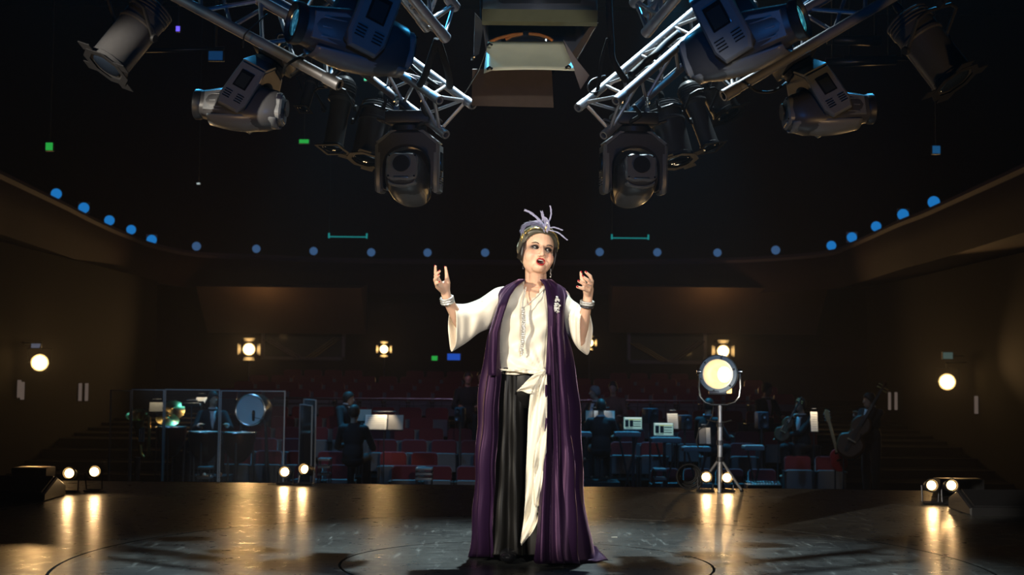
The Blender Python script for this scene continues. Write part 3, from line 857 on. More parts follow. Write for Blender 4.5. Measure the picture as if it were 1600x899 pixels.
def moving_head(label, loc, axis, pan, tilt, scale=1.0, cap=True, lens=None):
    """hangs from loc; axis = direction from the base to the head; pan about it; tilt of the head (0: lens along local -Y)"""
    R = frame(-V(axis), up=(0, 1, 0)).to_3x3() @ M4.Rotation(pan, 3, 'Z')
    t = thing('moving_head_light', label, 'stage light', loc, R.to_4x4().to_euler(), 'moving head lights on the trusses')
    t.scale = (scale,) * 3
    b = MB(); b.box((0, 0, .075), (.30, .24, .085), None, .018); b.lathe([(.10, .034), (.115, .02), (.115, -.012), (.10, -.02)], 28)
    base = b.build('base', MT['black_paint'], t)
    for sx in (-1, 1):
        h = MB(); h.tube([(sx * .15, -.07, .05), (sx * .205, -.07, .065), (sx * .205, .07, .065), (sx * .15, .07, .05)], .009, 6); h.build('base_handle', MT['dark_steel'], base)
    c = MB()
    for sx in (-1, 1): half_coupler(c, (sx * .09, 0, .19))
    c.box((0, 0, .122), (.26, .05, .014)); c.build('clamp', MT['steel'], base)
    l = MB(); l.box((.06, -.122, .075), (.035, .008, .018)); l.build('plug', red_led, base); l = MB(); l.box((-.05, -.122, .075), (.030, .008, .014)); l.build('cable_tag', amber_led, base)
    # yoke: octagonal fork
    out = [(-.105, -.015), (.105, -.015), (.205, -.10), (.213, -.20), (.175, -.40), (.150, -.405)]
    ins = [(.146 * math.cos(a), -.245 + .125 * math.sin(a)) for a in (PI * k / 14 for k in range(0, 15))]
    outline = out + ins[0:1] + ins[1:-1] + ins[-1:] + [(-.150, -.405), (-.175, -.40), (-.213, -.20), (-.205, -.10)]
    y = MB(); y.prism([(p[0], p[1]) for p in outline], .185, M4.Rotation(PI / 2, 4, 'X') , .016)
    yoke = y.build('yoke', MT['fixture'], t, 40)
    for sx in (-1, 1):
        cvr = MB()
        o_ = [(-.088, -.10), (.088, -.10), (.094, -.18), (.098, -.36), (.070, -.425), (-.070, -.425), (-.098, -.36), (-.094, -.18)]
        cvr.prism(o_, .05, M4.Translation((sx * .192, 0, 0)) @ M4.Rotation(PI / 2, 4, 'Z') @ M4.Rotation(PI / 2, 4, 'X'), .014)
        cover = cvr.build('arm_cover', MT['fixture2'], t, 40)
        d = MB(); d.box((sx * .219, 0, -.215), (.006, .098, .125), None, .0025); d.build('display_frame', MT['gloss_black'], cover)
        d = MB(); d.box((sx * .2225, 0, -.222), (.004, .074, .092)); d.build('display', screen_m, cover)
        for s2 in (-1, 1):
            for k in range(4):
                d = MB(); d.box((sx * .2185, s2 * .045, -.318 - .016 * k), (.005, .05, .006)); d.build('vent_slot', MT['gloss_black'], cover, 0)
        tp = MB(); tp.prism([(sx * .07, -.012), (sx * .108, -.006), (sx * .212, -.088), (sx * .190, -.105)], .178, M4.Rotation(PI / 2, 4, 'X'), .006)
        tp.build('yoke_shoulder', MT['fixture2'], yoke, 40)
    # head, pivot at z=-.33
    hd = MB(); N = 32
    sec = [(.285, .040, .045, .0), (.280, .080, .085, .0), (.245, .112, .118, -.002), (.17, .132, .138, -.006), (.06, .136, .142, -.008), (-.06, .130, .132, -.004), (-.15, .112, .112, 0), (-.22, .096, .094, .004), (-.26, .090, .088, .004)]
    rings = []
    for yy, w_h, h_h, dz in sec:
        r = []
        for k in range(N):
            a = 2 * PI * k / N; ca, sa = math.cos(a), math.sin(a); e = .72
            r.append((w_h * abs(ca) ** e * (1 if ca > 0 else -1), yy, dz + h_h * abs(sa) ** e * (1 if sa > 0 else -1)))
        rings.append(r)
    hd.loft(rings)
    head = hd.build('head', MT['fixture'], t, 50, loc=(0, 0, -.335), rot=(tilt, 0, 0))
    q = MB(); q.lathe([(.080, 0), (.096, .004), (.102, .02), (.102, .05), (.094, .056), (.088, .05), (.082, .02)], 36, M4.Translation((0, -.255, .004)) @ M4.Rotation(PI / 2, 4, 'X'), False)
    q.build('lens_ring', MT['black_paint'], head)
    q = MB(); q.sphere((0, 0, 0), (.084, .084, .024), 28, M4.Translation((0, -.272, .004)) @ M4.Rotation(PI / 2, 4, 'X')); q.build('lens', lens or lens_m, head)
    q = MB(); q.torus(.066, .004, 36, 6, M4.Translation((0, -.294, .004)) @ M4.Rotation(PI / 2, 4, 'X'), 0); q.build('lens_rim', MT['steel'], head)
    # side plates with ridges
    for sx in (-1, 1):
        q = MB(); o_ = [(-.235, .066), (-.09, .088), (-.015, .060), (-.015, -.080), (-.235, -.062)]
        q.prism(o_, .020, M4.Translation((sx * .117, 0, 0)) @ M4.Rotation(sx * -.14, 4, 'Z') @ M4.Rotation(PI / 2, 4, 'Z') @ M4.Rotation(PI / 2, 4, 'X') @ M4.Scale(-1, 4, (1, 0, 0)) @ M4.Rotation(PI, 4, 'Y'), .006)
        pl = q.build('side_plate', MT['fixture2'], head, 40)
        q = MB()
        for zz in (.045, .0, -.045): q.box((sx * .128, -.12, zz), (.008, .11, .007), M4.Rotation(sx * -.14, 4, 'Z'), .002)
        q.build('plate_ridges', MT['fixture2'], pl)
    # wavy rear cap with a round boss
    q = MB(); o_ = []
    for k in range(40):
        a = 2 * PI * k / 40; rr_ = .112 + .012 * math.cos(4 * a + PI) ; o_.append((rr_ * math.cos(a) * 1.02, rr_ * math.sin(a) * .92))
    q.prism(o_, .05, M4.Translation((0, .262, 0)) @ M4.Rotation(PI / 2, 4, 'X'), .012)
    rc = q.build('rear_cap', MT['fixture2'], head, 40)
    q = MB(); q.lathe([(0, 0), (.052, 0), (.056, -.004), (.056, -.012)], 30, M4.Translation((0, .296, .01)) @ M4.Rotation(PI / 2, 4, 'X') ); q.build('rear_boss', MT['black_paint'], rc)
    q = MB(); q.box((0, .286, -.078), (.10, .012, .012), None, .004); q.build('rear_handle', MT['steel'], rc)
    q = MB(); 
    for sx in (-1, 1):
        for sz in (-1, 1): q.sphere((sx * .085, .288, sz * .07), .006, 8)
    q.build('screws', MT['gloss_black'], rc)
    # belly fairing under the head
    q = MB(); rows = []
    for i in range(15):
        yy = -.20 + .46 * i / 14; t_ = i / 14
        rows.append([(.118 * math.sin(a) * (.75 + .25 * math.sin(PI * t_)), yy, -.085 - .070 * math.cos(a) * (.55 + .45 * math.sin(PI * min(1, t_ * 1.1)))) for a in (-1.45 + 2.9 * k / 14 for k in range(15))])
    q.grid(rows); q.build('belly_fairing', MT['fixture2'], head, 180, solid=.008)
    return t

def profile_lantern(label, loc, axis, roll=0, L=.62, r=.078, cap=True, group=None, fat=False, name='profile_spotlight', yup=None):
    """barrel along local +Z (lens end); hung at its yoke"""
    R = frame(axis, up=(0, 1, 0)).to_3x3() @ M4.Rotation(roll, 3, 'Z')
    t = thing(name, label, 'stage light', loc, R.to_4x4().to_euler(), group)
    b = MB()
    if fat: prof = [(.02, -.26), (.07, -.255), (.115, -.23), (.128, -.17), (.128, -.09), (.136, -.085), (.136, -.068), (.126, -.06), (.126, .22), (.134, .225), (.134, .25), (.126, .255)]
    else: prof = [(.02, -.30), (.06, -.295), (.092, -.26), (.100, -.20), (.100, -.12), (.108, -.115), (.108, -.10), (.088, -.08), (r, .02), (r, .28), (r + .008, .285), (r + .008, .305), (r, .31)]
    b.lathe(prof, 30); body = b.build('barrel', MT['fixture'], t, 30)
    rr = .128 if fat else .1
    f = MB()
    for k in range(4): f.lathe([(rr + .001, -.235 + .022 * k), (rr + .007, -.232 + .022 * k), (rr + .007, -.226 + .022 * k), (rr + .001, -.223 + .022 * k)], 26, None, False)
    f.build('cooling_fins', MT['fixture'], body, 30)
    ze = .262 if fat else .318; w = .34 if fat else .22
    g = MB()
    if fat:
        g.lathe([(.132, ze - .012), (.165, ze), (.165, ze + .006), (.12, ze + .004)], 8, M4.Rotation(PI / 8, 4, 'Z'), False)
        for k in range(4):
            a = PI / 2 * k + .3; g.box((.175 * math.cos(a), .175 * math.sin(a), ze), (.10, .07, .006), M4.Identity(4))
    else:
        for s in (-1, 1):
            g.box((s * (w / 2 - .012), 0, ze), (.024, w, .008)); g.box((0, s * (w / 2 - .012), ze), (w - .048, .024, .008))
    g.build('gel_frame', MT['black_paint'], t, 30)
    q = MB(); q.sphere((0, 0, ze - .01), (rr * .8, rr * .8, .02), 20); q.build('lens', lens_dark, t)
    y = MB(); yr = rr + .035
    y.tube([(-yr, 0, -.03), (-yr, -.0, -.03), (-yr, -.20, -.10), (-yr * .6, -.235, -.112), (yr * .6, -.235, -.112), (yr, -.20, -.10), (yr, 0, -.03)], .011, 8)
    yk = y.build('yoke', MT['black_paint'], t)
    for s in (-1, 1):
        k = MB(); k.lathe([(.0, -.012), (.024, -.012), (.028, 0), (.024, .012), (0, .012)], 12, M4.Translation((s * (yr + .012), 0, -.03)) @ M4.Rotation(PI / 2, 4, 'Y')); k.build('knob', MT['rubber'], yk)
    c = MB(); c.box((0, -.262, -.12), (.03, .05, .035)); c.torus(.030, .010, 18, 6, M4.Translation((0, -.315, -.135)) @ M4.Rotation(PI / 2, 4, 'Y'), 0, 1.6 * PI); c.build('hook_clamp', MT['dark_steel'], t)
    k = MB(); k.lathe([(0, -.29), (.022, -.29), (.026, -.31), (.02, -.35), (0, -.352)], 14); k.build('lamp_cap', MT['rubber'], t)
    return t

def truss(label, E0, E1, nseg, r=.024, rb=.010, start=True, webs=True, paint_end=True):
    """three chords from E0[i] to E1[i] joined by zigzag braces"""
    o = V(E0[0])
    t = thing('lighting_truss', label, 'truss', o, None, 'aluminium lighting trusses')
    A = [V(p) - o for p in E0]; B = [V(p) - o for p in E1]
    for i in range(3):
        b = MB(); d = nrm(B[i] - A[i]); M = frame(d, A[i]); L = (B[i] - A[i]).length
        b.lathe([(r * .70, .10), (r * .70, .0), (r, 0), (r, L), (r * .7, L)], 18, M, False); ch = b.build('chord', MT['alu'], t, 30)
        q = MB(); q.lathe([(r * 1.13, .0), (r * 1.13, .075), (r * 1.02, .085)], 18, M, False); q.build('connector_sleeve', MT['alu'], ch, 30)
    n = nseg
    for i in range(3):
        j = (i + 1) % 3
        prev = A[i] + (B[i] - A[i]) * (.045)
        b = MB(); b.tube([A[i] + (B[i] - A[i]) * .035, A[j] + (B[j] - A[j]) * .035], rb, 8); b.build('brace', MT['alu'], t)
        for k in range(1, n + 1):
            tt = .045 + .93 * k / n
            src = (A[j] + (B[j] - A[j]) * tt) if k % 2 else (A[i] + (B[i] - A[i]) * tt)
            b = MB(); b.tube([prev, src], rb, 8); b.build('brace', MT['alu'], t); prev = src
    return t

def hang(t, top=12.04, r=.012, mtl=None):
    mw = M4.LocRotScale(t.location, t.rotation_euler, t.scale); inv = mw.inverted()
    e = MB(); p = V(t.location); e.tube([inv @ (p + V((0, .02, .02))), inv @ V((p.x, p.y + .02, top))], r / t.scale[0], 6)
    e.build('drop_rod', mtl or MT['black_paint'], t, 180); return t
# --- trusses (ends given at the pixels where the photograph shows them, with their own depths)
def ext(p0, p1, d0, d1, k=1.0):
    a, c = P(*p0, d0), P(*p1, d1); return a, a + (c - a) * k
def tr3(ends, k):
    A, B = [], []
    for p0, p1, d0, d1 in ends:
        a, c = ext(p0, p1, d0, d1, k); A.append(a); B.append(c)
    return A, B
T2 = tr3([((687, 157), (610, 105), 7.60, 7.95), ((739, 165), (658, 105), 7.75, 8.10), ((697, 211), (620, 153), 7.82, 8.17)], 3.4)
truss('aluminium truss left of the singer, its three open tube ends nearest the big lantern', *T2, 9)
T5 = tr3([((962, 158), (1040, 90), 7.60, 7.95), ((903, 169), (985, 100), 7.75, 8.10), ((943, 212), (1020, 145), 7.82, 8.17)], 3.4)
truss('aluminium truss right of the big lantern, three open tube ends towards the centre', *T5, 9)
T1 = tr3([((531, 133), (410, 68), 5.9, 6.05), ((575, 92), (455, 27), 6.05, 6.20), ((548, 66), (430, 2), 6.25, 6.40)], 3.6)
truss('outer left truss running up to the top edge, a moving head clamped below it', *T1, 8)
T4 = tr3([((1130, 150), (1260, 74), 5.9, 6.05), ((1094, 112), (1220, 38), 6.05, 6.20), ((1120, 82), (1246, 8), 6.25, 6.40)], 3.4)
truss('outer right truss with amber lit lower tube behind the big moving head', *T4, 8)
T3 = tr3([((697, 60), (660, 15), 6.6, 6.4), ((668, 44), (630, -4), 6.75, 6.55), ((712, 12), (675, -35), 6.8, 6.6)], 2.4)
truss('short truss end at the top left of the big lantern with black slings', *T3, 4)
T6 = tr3([((1009, 52), (1047, 8), 6.6, 6.4), ((1012, 22), (975, -24), 6.75, 6.55), ((990, 6), (1030, -36), 6.8, 6.6)], 2.2)
T6[1][1] = T6[0][1] + (T6[1][0] - T6[0][0])
truss('short truss end at the top right of the big lantern', *T6, 4)

# --- moving heads
def pxdir(p0, p1, d0, d1): return P(*p1, d1) - P(*p0, d0)
moving_head('moving head light with black fork seen from behind, under the left inner truss', P(640, 203, 8.0), (0.0, .05, -1), math.radians(174), math.radians(14), .86)
moving_head('moving head light with black fork seen from behind, under the right inner truss', P(990, 205, 8.0), (0.0, .05, -1), math.radians(-174), math.radians(14), .86)
moving_head('moving head light seen from its side, lens pointing left, under the left outer truss', P(420, 104, 6.2), pxdir((420, 104), (354, 203), 6.2, 6.15), math.radians(-98), math.radians(26), .67)
moving_head('moving head light seen from its side, lens pointing right, under the right outer truss', P(1250, 110, 6.2), pxdir((1250, 110), (1316, 210), 6.2, 6.15), math.radians(98), math.radians(26), .67)
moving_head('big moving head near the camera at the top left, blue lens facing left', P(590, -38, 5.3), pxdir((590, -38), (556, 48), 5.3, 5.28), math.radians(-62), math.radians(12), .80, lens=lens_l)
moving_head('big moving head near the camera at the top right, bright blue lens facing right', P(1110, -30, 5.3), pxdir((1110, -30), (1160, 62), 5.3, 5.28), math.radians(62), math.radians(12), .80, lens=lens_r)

# --- profile lanterns and par cans
def pl(label, p0, p1, d0, d1, **k):
    """rear end p0, lens end p1"""
    drop = k.pop('drop', False); a, c = P(*p0, d0), P(*p1, d1); t = profile_lantern(label, a.lerp(c, .5), c - a, **k)
    L = (c - a).length; s = L / (.52 if k.get('fat') else .62); t.scale = (s, s, s)
    return hang(t) if drop else t
G1 = 'profile spotlights on the trusses'
pl('black profile spotlight hanging lens down behind the left truss, second from the left', (540, 120), (520, 232), 8.9, 8.8, roll=.4, group=G1)
pl('black profile spotlight with rounded cap beside the left forked moving head', (592, 160), (572, 250), 8.5, 8.4, roll=-.3, fat=True, group=G1)
pl('black profile spotlight in deep shade below the outer left truss', (492, 112), (474, 170), 9.4, 9.3, roll=.4, group=G1, drop=True)
pl('black profile spotlight with rounded cap beside the right forked moving head', (1036, 160), (1060, 252), 8.5, 8.4, roll=.3, fat=True, group=G1)
pl('slim black profile spotlight tilted right behind the right truss', (1072, 128), (1110, 230), 8.9, 8.8, roll=-.4, group=G1)
pl('black profile spotlight behind the big right moving head, lens pointing down right', (1096, 104), (1138, 180), 9.4, 9.3, roll=.2, fat=True, group=G1, drop=True)
pl('large black par can with wide colour frame at the far upper left', (244, 8), (166, 104), 5.6, 5.5, roll=.5, fat=True, group='par cans at the outer sides')
pl('large black par can with wide colour frame at the far upper right', (1412, 24), (1492, 128), 5.6, 5.5, roll=-.5, fat=True, group='par cans at the outer sides')

# --- big square lantern with barn doors over the singer
DL = 7.2
olive = mat('olive_housing', (.16, .15, .075), .4, .3, .15, 20, .08)
brown = mat('brown_barn_door', (.085, .055, .036), .55, .2, .2, 25, .08)
cream_metal = mat('lit_cream_metal', (.72, .66, .42), .35, .1, .3, 5, .1)  # cream of the light reflected on the upper flap, put into its colour
glow_rim = mat('orange_glow_rim', (.75, .25, .06), .25, .7, .1, 20, 0)  # orange glow on the lens and hood edges put into this metal colour
c0 = P(838, 60, DL)
lan = thing('studio_lantern', 'big square studio lantern with open barn doors, above the singer', 'stage light', c0)
def LP(px, py, dy=0.0): return P(px, py, DL + dy) - c0
def slab(name, quad, th, mtl, parent, bev=0):
    q4 = [V(p) for p in quad]; n_ = nrm((q4[1] - q4[0]).cross(q4[3] - q4[0])) * th / 2
    e = MB(); e.loft([[p - n_ for p in q4], [p + n_ for p in q4]]); return e.build(name, mtl, parent, 30)
# housing: deep box tilted, opening towards the singer
fr_ = [LP(754, 32), LP(932, 26), LP(900, 98, .30), LP(762, 98, .30)]
bk_ = [p + V((0, .28, .34)) for p in fr_]
e = MB(); e.loft([fr_, bk_], False); e.add(bk_, [(0, 1, 2, 3)]); hs = e.build('housing', MT['fixture'], lan, 30, solid=.006)
slab('top_rim', [LP(753, 17, .02), LP(934, 19, .02), LP(933, 38, -.01), LP(753, 36, -.01)], .035, olive, lan)
e = MB(); e.box((LP(845, 4, .12)), (.42, .25, .03), None, .01); e.build('cooling_hood', MT['dark_steel'], lan)
e = MB(); e.tube([LP(778, 12, .1), LP(800, 9, .1), LP(835, 7, .1), LP(870, 12, .1)], .008, 8); e.build('hood_glow_edge', glow_rim, lan)
e = MB(); e.tube([LP(764 + 26, 62, .2), LP(800, 57, .2), LP(815, 53.5, .2)], .008, 8); e.tube([LP(765, 66, .2), LP(778, 60, .2), LP(800, 54.5, .2), LP(817, 52.5, .2)], .009, 8); e.build('lens_rim', glow_rim, lan)  # orange glow arcs built as tubes
e = MB(); e.tube([LP(826, 52.5, .2), LP(843, 54.5, .2), LP(856, 59, .2), LP(864, 63.5, .2)], .009, 8); e.build('lens_rim', glow_rim, lan)
e = MB(); e.lathe([(.0, .01), (.12, .0), (.165, -.012), (.175, -.02), (.17, .03), (0, .03)], 36, frame(V((0, .62, .78)), LP(822, 92, .40))); e.build('lens', lens_dark, lan)
# upper flap lit cream, curling edge
rows = []
for i in range(9):
    t = i / 8; row = []
    for k in range(13):
        s = k / 12
        xl_, xr_ = 762 - 6 * t, 880 + 18 * t
        row.append(LP(xl_ + (xr_ - xl_) * s, 65.5 + 45 * t - 2.0 * math.sin(PI * s) * t + (4 * t ** 4 if s == 0 else 0), .05 - .24 * t + .02 * math.sin(PI * t)))
    rows.append(row)
e = MB(); e.grid(rows); fl1 = e.build('upper_barn_door', cream_metal, lan, 180, solid=.004)
for x, y in ((765, 69), (765, 106), (888, 104)): 
    e = MB(); e.tube([LP(x - 4, y + 2, -.06 if y < 80 else -.21), LP(x, y - 1, -.07 if y < 80 else -.22), LP(x + 4, y + 1.5, -.06 if y < 80 else -.21)], .006, 6)
    e.build('spring_clip', MT['gloss_black'], fl1)
slab('lower_barn_door', [LP(738, 108, .34), LP(862, 108, .34), LP(865, 168, .46), LP(737, 165, .46)], .006, brown, lan)
slab('side_barn_door', [LP(880, 62, .10), LP(900, 92, .12), LP(921, 118, .12), LP(907, 140, .14), LP(868, 110, .2)][:4], .006, brown, lan)
slab('side_barn_door', [LP(742, 20, .0), LP(756, 36, .05), LP(748, 84, .16), LP(740, 88, .16)], .012, MT['dark_steel'], lan)
slab('side_frame', [LP(934, 36, .0), LP(922, 42, .05), LP(886, 96, .25), LP(902, 92, .25)], .02, brown, lan)
e = MB(); e.tube([LP(742, 88, .1), LP(738, 90, .1), LP(738, 94, .1)], .008, 6); e.build('door_latch', MT['steel'], lan)
e = MB(); e.tube([LP(754, 30, .1), LP(752, -40, .2), LP(840, -60, .2), LP(930, -40, .2), LP(930, 30, .1)], .014, 8); e.build('yoke', MT['dark_steel'], lan)
for x in (765, 905):
    e = MB(); e.tube([LP(x, 20, .2), LP(x, -70, .3)], .012, 8); e.build('hanger_rod', MT['steel'], lan)
e = MB(); e.tube([LP(760, 78, .12), LP(748, 110, .2), LP(726, 146, .3)], .0035, 6); e.build('safety_wire', MT['steel'], lan)

# --- cables and slings
def cable(label, pts, r, mtl, name='cable', cat='cable', group='black cables and slings on the trusses'):
    p = smooth_curve([P(*q_) for q_ in pts], 6); o = p[0]
    e = MB(); e.tube([a - o for a in p], r, 8)
    ob = e.build(name, mtl, None, 180); ob.location = o
    return tag(ob, label, cat, group)
cable('black sling from the short left truss end down to the left inner truss', [(683, 62, 7.2), (672, 95, 7.3), (663, 120, 7.5), (656, 132, 7.6)], .020, MT['black_cloth'], 'sling', 'sling')
cable('black sling beside the other one, ending at the tube right of it', [(684, 62, 7.2), (694, 92, 7.3), (701, 118, 7.5), (703, 135, 7.7)], .020, MT['black_cloth'], 'sling', 'sling')
cable('thick black hanging cable bundle above the right inner truss', [(951, -8, 7.3), (953, 40, 7.3), (955, 66, 7.4), (958, 95, 7.4), (978, 126, 7.5)], .018, MT['black_cloth'], 'sling', 'sling')
cable('thin black sling looping down left of the cable bundle', [(950, 60, 7.35), (940, 95, 7.4), (935, 135, 7.5), (930, 148, 7.5)], .010, MT['black_cloth'], 'sling', 'sling')
cable('thin wire loop left of the right inner truss end', [(946, 118, 7.5), (926, 124, 7.45), (918, 136, 7.4), (924, 145, 7.45), (936, 142, 7.5)], .004, MT['dark_steel'])
cable('looped black cable over the left outer truss tube', [(444, 114, 6.0), (446, 104, 5.92), (458, 95, 5.93), (470, 90, 5.95), (476, 96, 6.0), (468, 108, 6.02), (455, 118, 6.04)], .007, MT['rubber'])
cable('thin safety wire from the left outer truss to the side view moving head', [(380, 74, 6.0), (382, 55, 5.9), (395, 42, 5.9), (418, 22, 5.95)], .0035, MT['rubber'])
cable('sagging pale cable under the right outer truss tube', [(1170, 134, 5.85), (1185, 143, 5.9), (1210, 142, 6.1), (1230, 128, 6.4)], .006, MT['rubber'])
cable('dark cable bundle laid along the right inner truss', [(985, 118, 7.55), (1005, 100, 7.6), (1020, 88, 7.6), (1038, 70, 7.7), (1060, 52, 7.8)], .022, MT['rubber'])
cable('dark cable bundle laid along the left inner truss', [(630, 92, 7.85), (645, 105, 7.8), (660, 118, 7.75), (685, 136, 7.7)], .014, MT['rubber'])
cable('black cable tangle on the tube end above the left forked moving head', [(672, 140, 7.8), (660, 165, 7.85), (668, 185, 7.9), (655, 195, 7.9), (648, 205, 7.95)], .012, MT['rubber'])
cable('black cable tangle on the tube end above the right forked moving head', [(990, 165, 7.8), (1000, 180, 7.85), (985, 192, 7.9), (998, 205, 7.95), (985, 215, 7.95)], .012, MT['rubber'])

# --- battens, exit signs and small lights far up
def bar(label, p0, p1, d, r, nm='batten', cat='batten', mtl=None):
    a, c = P(*p0, d), P(*p1, d); e = MB(); e.tube([(0, 0, 0), c - a], r, 8); o = e.build(nm, mtl or MT['dark_steel'], None, 180); o.location = a
    tag(o, label, cat, 'dim pipe battens')
    for s_ in (.1, .9):
        q = V((0, 0, 0)).lerp(c - a, s_); e = MB(); e.tube([q, (q.x, q.y, 12.04 - a.z)], .012, 6); e.build('drop_rod', MT['black_paint'], o, 180)
    return o
bar('dim steel batten behind the upper right par can', (1292, 62), (1376, 64), 13.4, .05)
bar('lower dim steel batten behind the right moving head', (1290, 98), (1400, 94), 13, .045)
bar('thin dim steel batten left of the upper right par can', (1318, 90), (1420, 92), 13.6, .02)
bar('thin dim batten behind the upper left par can', (200, 80), (350, 76), 13, .02)
# ------------------------------------------------------------------ lamps on the stage and in the house
bulb_hot = emat('tungsten_lamp', (1.0, .58, .19), 26)
bulb_small = emat('small_tungsten_lamp', (1.0, .58, .20), 11)
glow_side = emat('lit_flap', (1.0, .55, .18), 2.2)
def practical(label, px, py, d, power, r=.10, doors=False, pole=None, name='practical_spotlight'):
    c = P(px, py, d)
    t = thing(name, label, 'lamp', c, None, 'warm lamps around the auditorium')
    to = CAM - c; M = frame(to, (0, 0, 0))
    b = MB(); b.lathe([(.02, -.34), (r * .8, -.32), (r * 1.25, -.25), (r * 1.3, -.02), (r * 1.45, .0), (r * 1.45, .03), (r * 1.25, .03), (r * 1.2, -.03), (r * 1.02, -.06)], 24, M, False)
    b.build('housing', MT['black_paint'], t, 40)
    b = MB(); b.lathe([(0, -.05), (r * .6, -.055), (r * 1.05, -.062)], 24, M, False); b.build('lamp_face', bulb_hot, t, 180)
    y = MB(); y.tube([M @ V((-r * 1.4, 0, -.15)), M @ V((-r * 1.7, 0, -.15)), M @ V((-r * 1.7, r * 2.1, -.15)), M @ V((r * 1.7, r * 2.1, -.15)), M @ V((r * 1.7, 0, -.15)), M @ V((r * 1.4, 0, -.15))], .012, 6)
    y.build('yoke', MT['black_paint'], t)
    if doors:
        for s in (-1, 1):
            q = MB(); q.add([M @ V((s * r * 1.5, -r, .03)), M @ V((s * r * 1.5, r, .03)), M @ V((s * r * 2.3, r * 1.2, .22)), M @ V((s * r * 2.3, -r * 1.2, .22))], [(0, 1, 2, 3)])
            q.build('barn_door', MT['black_paint'], t, 0, solid=.008)
            q = MB(); q.add([M @ V((-r, s * r * 1.5, .03)), M @ V((r, s * r * 1.5, .03)), M @ V((r * 1.2, s * r * 2.3, .22)), M @ V((-r * 1.2, s * r * 2.3, .22))], [(0, 1, 2, 3)])
            q.build('barn_door', MT['black_paint'], t, 0, solid=.008)
    if pole:
        q = MB(); f_ = P(px, py, d); q.tube([(0, .12, 0 if False else -r * 1.5), (0, .12, pole - f_.z)], .022, 8)
        for a in range(3):
            an = a * 2 * PI / 3 + .4; q.tube([(0, .12, pole - f_.z + .35), (.38 * math.cos(an), .12 + .38 * math.sin(an), pole - f_.z + .01)], .014, 6)
        q.build('stand', MT['dark_steel'], t)
    if not pole:
        sx_ = 1 if c.x > 0 else -1; q = MB(); q.tube([M @ V((0, r * 2.1, -.15)), (0, .1, r * 3), (sx_ * 9.19 - c.x, .1, r * 3)] if abs(c.x) > 5 else [(0, .12, -r * 1.4), (0, .12, row_z(14) - c.z)], .02, 6); q.build('bracket_arm', MT['black_paint'], t)
    ld = bpy.data.lights.new('added_uplight', 'POINT'); ld.energy = power * (.08 if pole else .004); ld.color = (1, .58, .22); ld.shadow_soft_size = .05  # bare point light added behind the lamp to brighten the soffit
    lo = bpy.data.objects.new('added_uplight', ld); COL.objects.link(lo); lo.parent = t; lo.location = (0, 1.5, 1.15)
    ld = bpy.data.lights.new('lamp_light', 'SPOT'); ld.energy = power; ld.color = (1, .58, .22); ld.shadow_soft_size = .05; ld.spot_size = math.radians(125 if pole else 80); ld.spot_blend = .6
    lo = bpy.data.objects.new('lamp_light', ld); COL.objects.link(lo); lo.parent = t
    lo.location = (to.normalized() * .42); lo.rotation_euler = (V(to) + V((0, 0, 9))).to_track_quat('-Z', 'Y').to_euler()
    return t
practical('bright warm lamp on the left house wall with a dim blue panel above', 62, 567, 26.2, 220, .125)
practical('bright warm lamp on the right house wall below a dim green sign', 1480, 597, 28.2, 220, .13)
practical('warm lamp with glowing barn doors above the red seats left of the singer', 389, 546, 37.0, 260, .13, True, row_z(14))
practical('small warm lamp with barn doors on a pole, left of the singer', 600, 546, 37.0, 60, .09, True, row_z(14))
practical('small warm lamp just right of the singer\'s right sleeve', 921, 536, 37.0, 60, .085, True, row_z(14))
practical('warm lamp with barn doors right above the big tripod lamp', 1130, 549, 37.0, 260, .13, True, row_z(14))

def floor_lamp(label, px, py, base_py, aim, lit=True):
    """par can with a bracket standing on the stage; lamp face at (px,py), foot at base_py"""
    g_ = G(px, base_py); h = P(px, py, g_.y).z
    t = thing('floor_spotlight', label, 'lamp', (g_.x, g_.y, 0), None, 'pairs of small spotlights standing on the stage edge')
    M = frame(V(aim), (0, 0, h))
    b = MB(); b.lathe([(.01, -.15), (.03, -.145), (.042, -.11), (.046, .03), (.054, .032), (.054, .045), (.044, .045), (.042, .02)], 20, M, False); b.build('housing', MT['black_paint'], t, 40)
    b = MB(); b.lathe([(0, .022), (.02, .020), (.036, .016)], 20, M, False); b.build('lamp_face', bulb_small, t, 180)
    b = MB()
    for s in (-1, 1): b.tube([M @ V((s * .05, 0, -.03)), M @ V((s * .066, 0, -.03)), (s * .062, .02, .012), (s * .062, .06, .008), (s * .062, -.05, .008)], .006, 6)
    b.tube([(-.062, -.05, .008), (.062, -.05, .008)], .006, 6); b.tube([(-.062, .06, .008), (.062, .06, .008)], .006, 6)
    b.build('bracket', MT['dark_steel'], t)
    ld = bpy.data.lights.new('floor_lamp_light', 'SPOT'); ld.energy = 3.5; ld.color = (1, .62, .28); ld.shadow_soft_size = .03; ld.spot_size = math.radians(120); ld.spot_blend = .8
    lo = bpy.data.objects.new('floor_lamp_light', ld); COL.objects.link(lo); lo.parent = t; lo.location = M @ V((0, 0, .06))
    lo.rotation_euler = V(aim).to_track_quat('-Z', 'Y').to_euler()
    return t
floor_lamp('lit small floor spotlight at the far left, left one of its pair', 108, 740, 770, (.12, -1, .12))
floor_lamp('lit small floor spotlight at the far left, right one of its pair, tilted', 146, 738, 768, (.45, -1, .22))
floor_lamp('lit small floor spotlight beside the clear screen, left one of its pair', 445, 738, 757, (.05, -1, .12))
floor_lamp('lit small floor spotlight beside the clear screen, right one of its pair, tilted', 477, 734, 757, (-.3, -1, .2))
floor_lamp('lit small floor spotlight left of the tripod\'s centre pole', 1103, 746, 768, (-.05, -1, .12))
floor_lamp('lit small floor spotlight right of the tripod\'s centre pole', 1135, 747, 768, (.05, -1, .12))
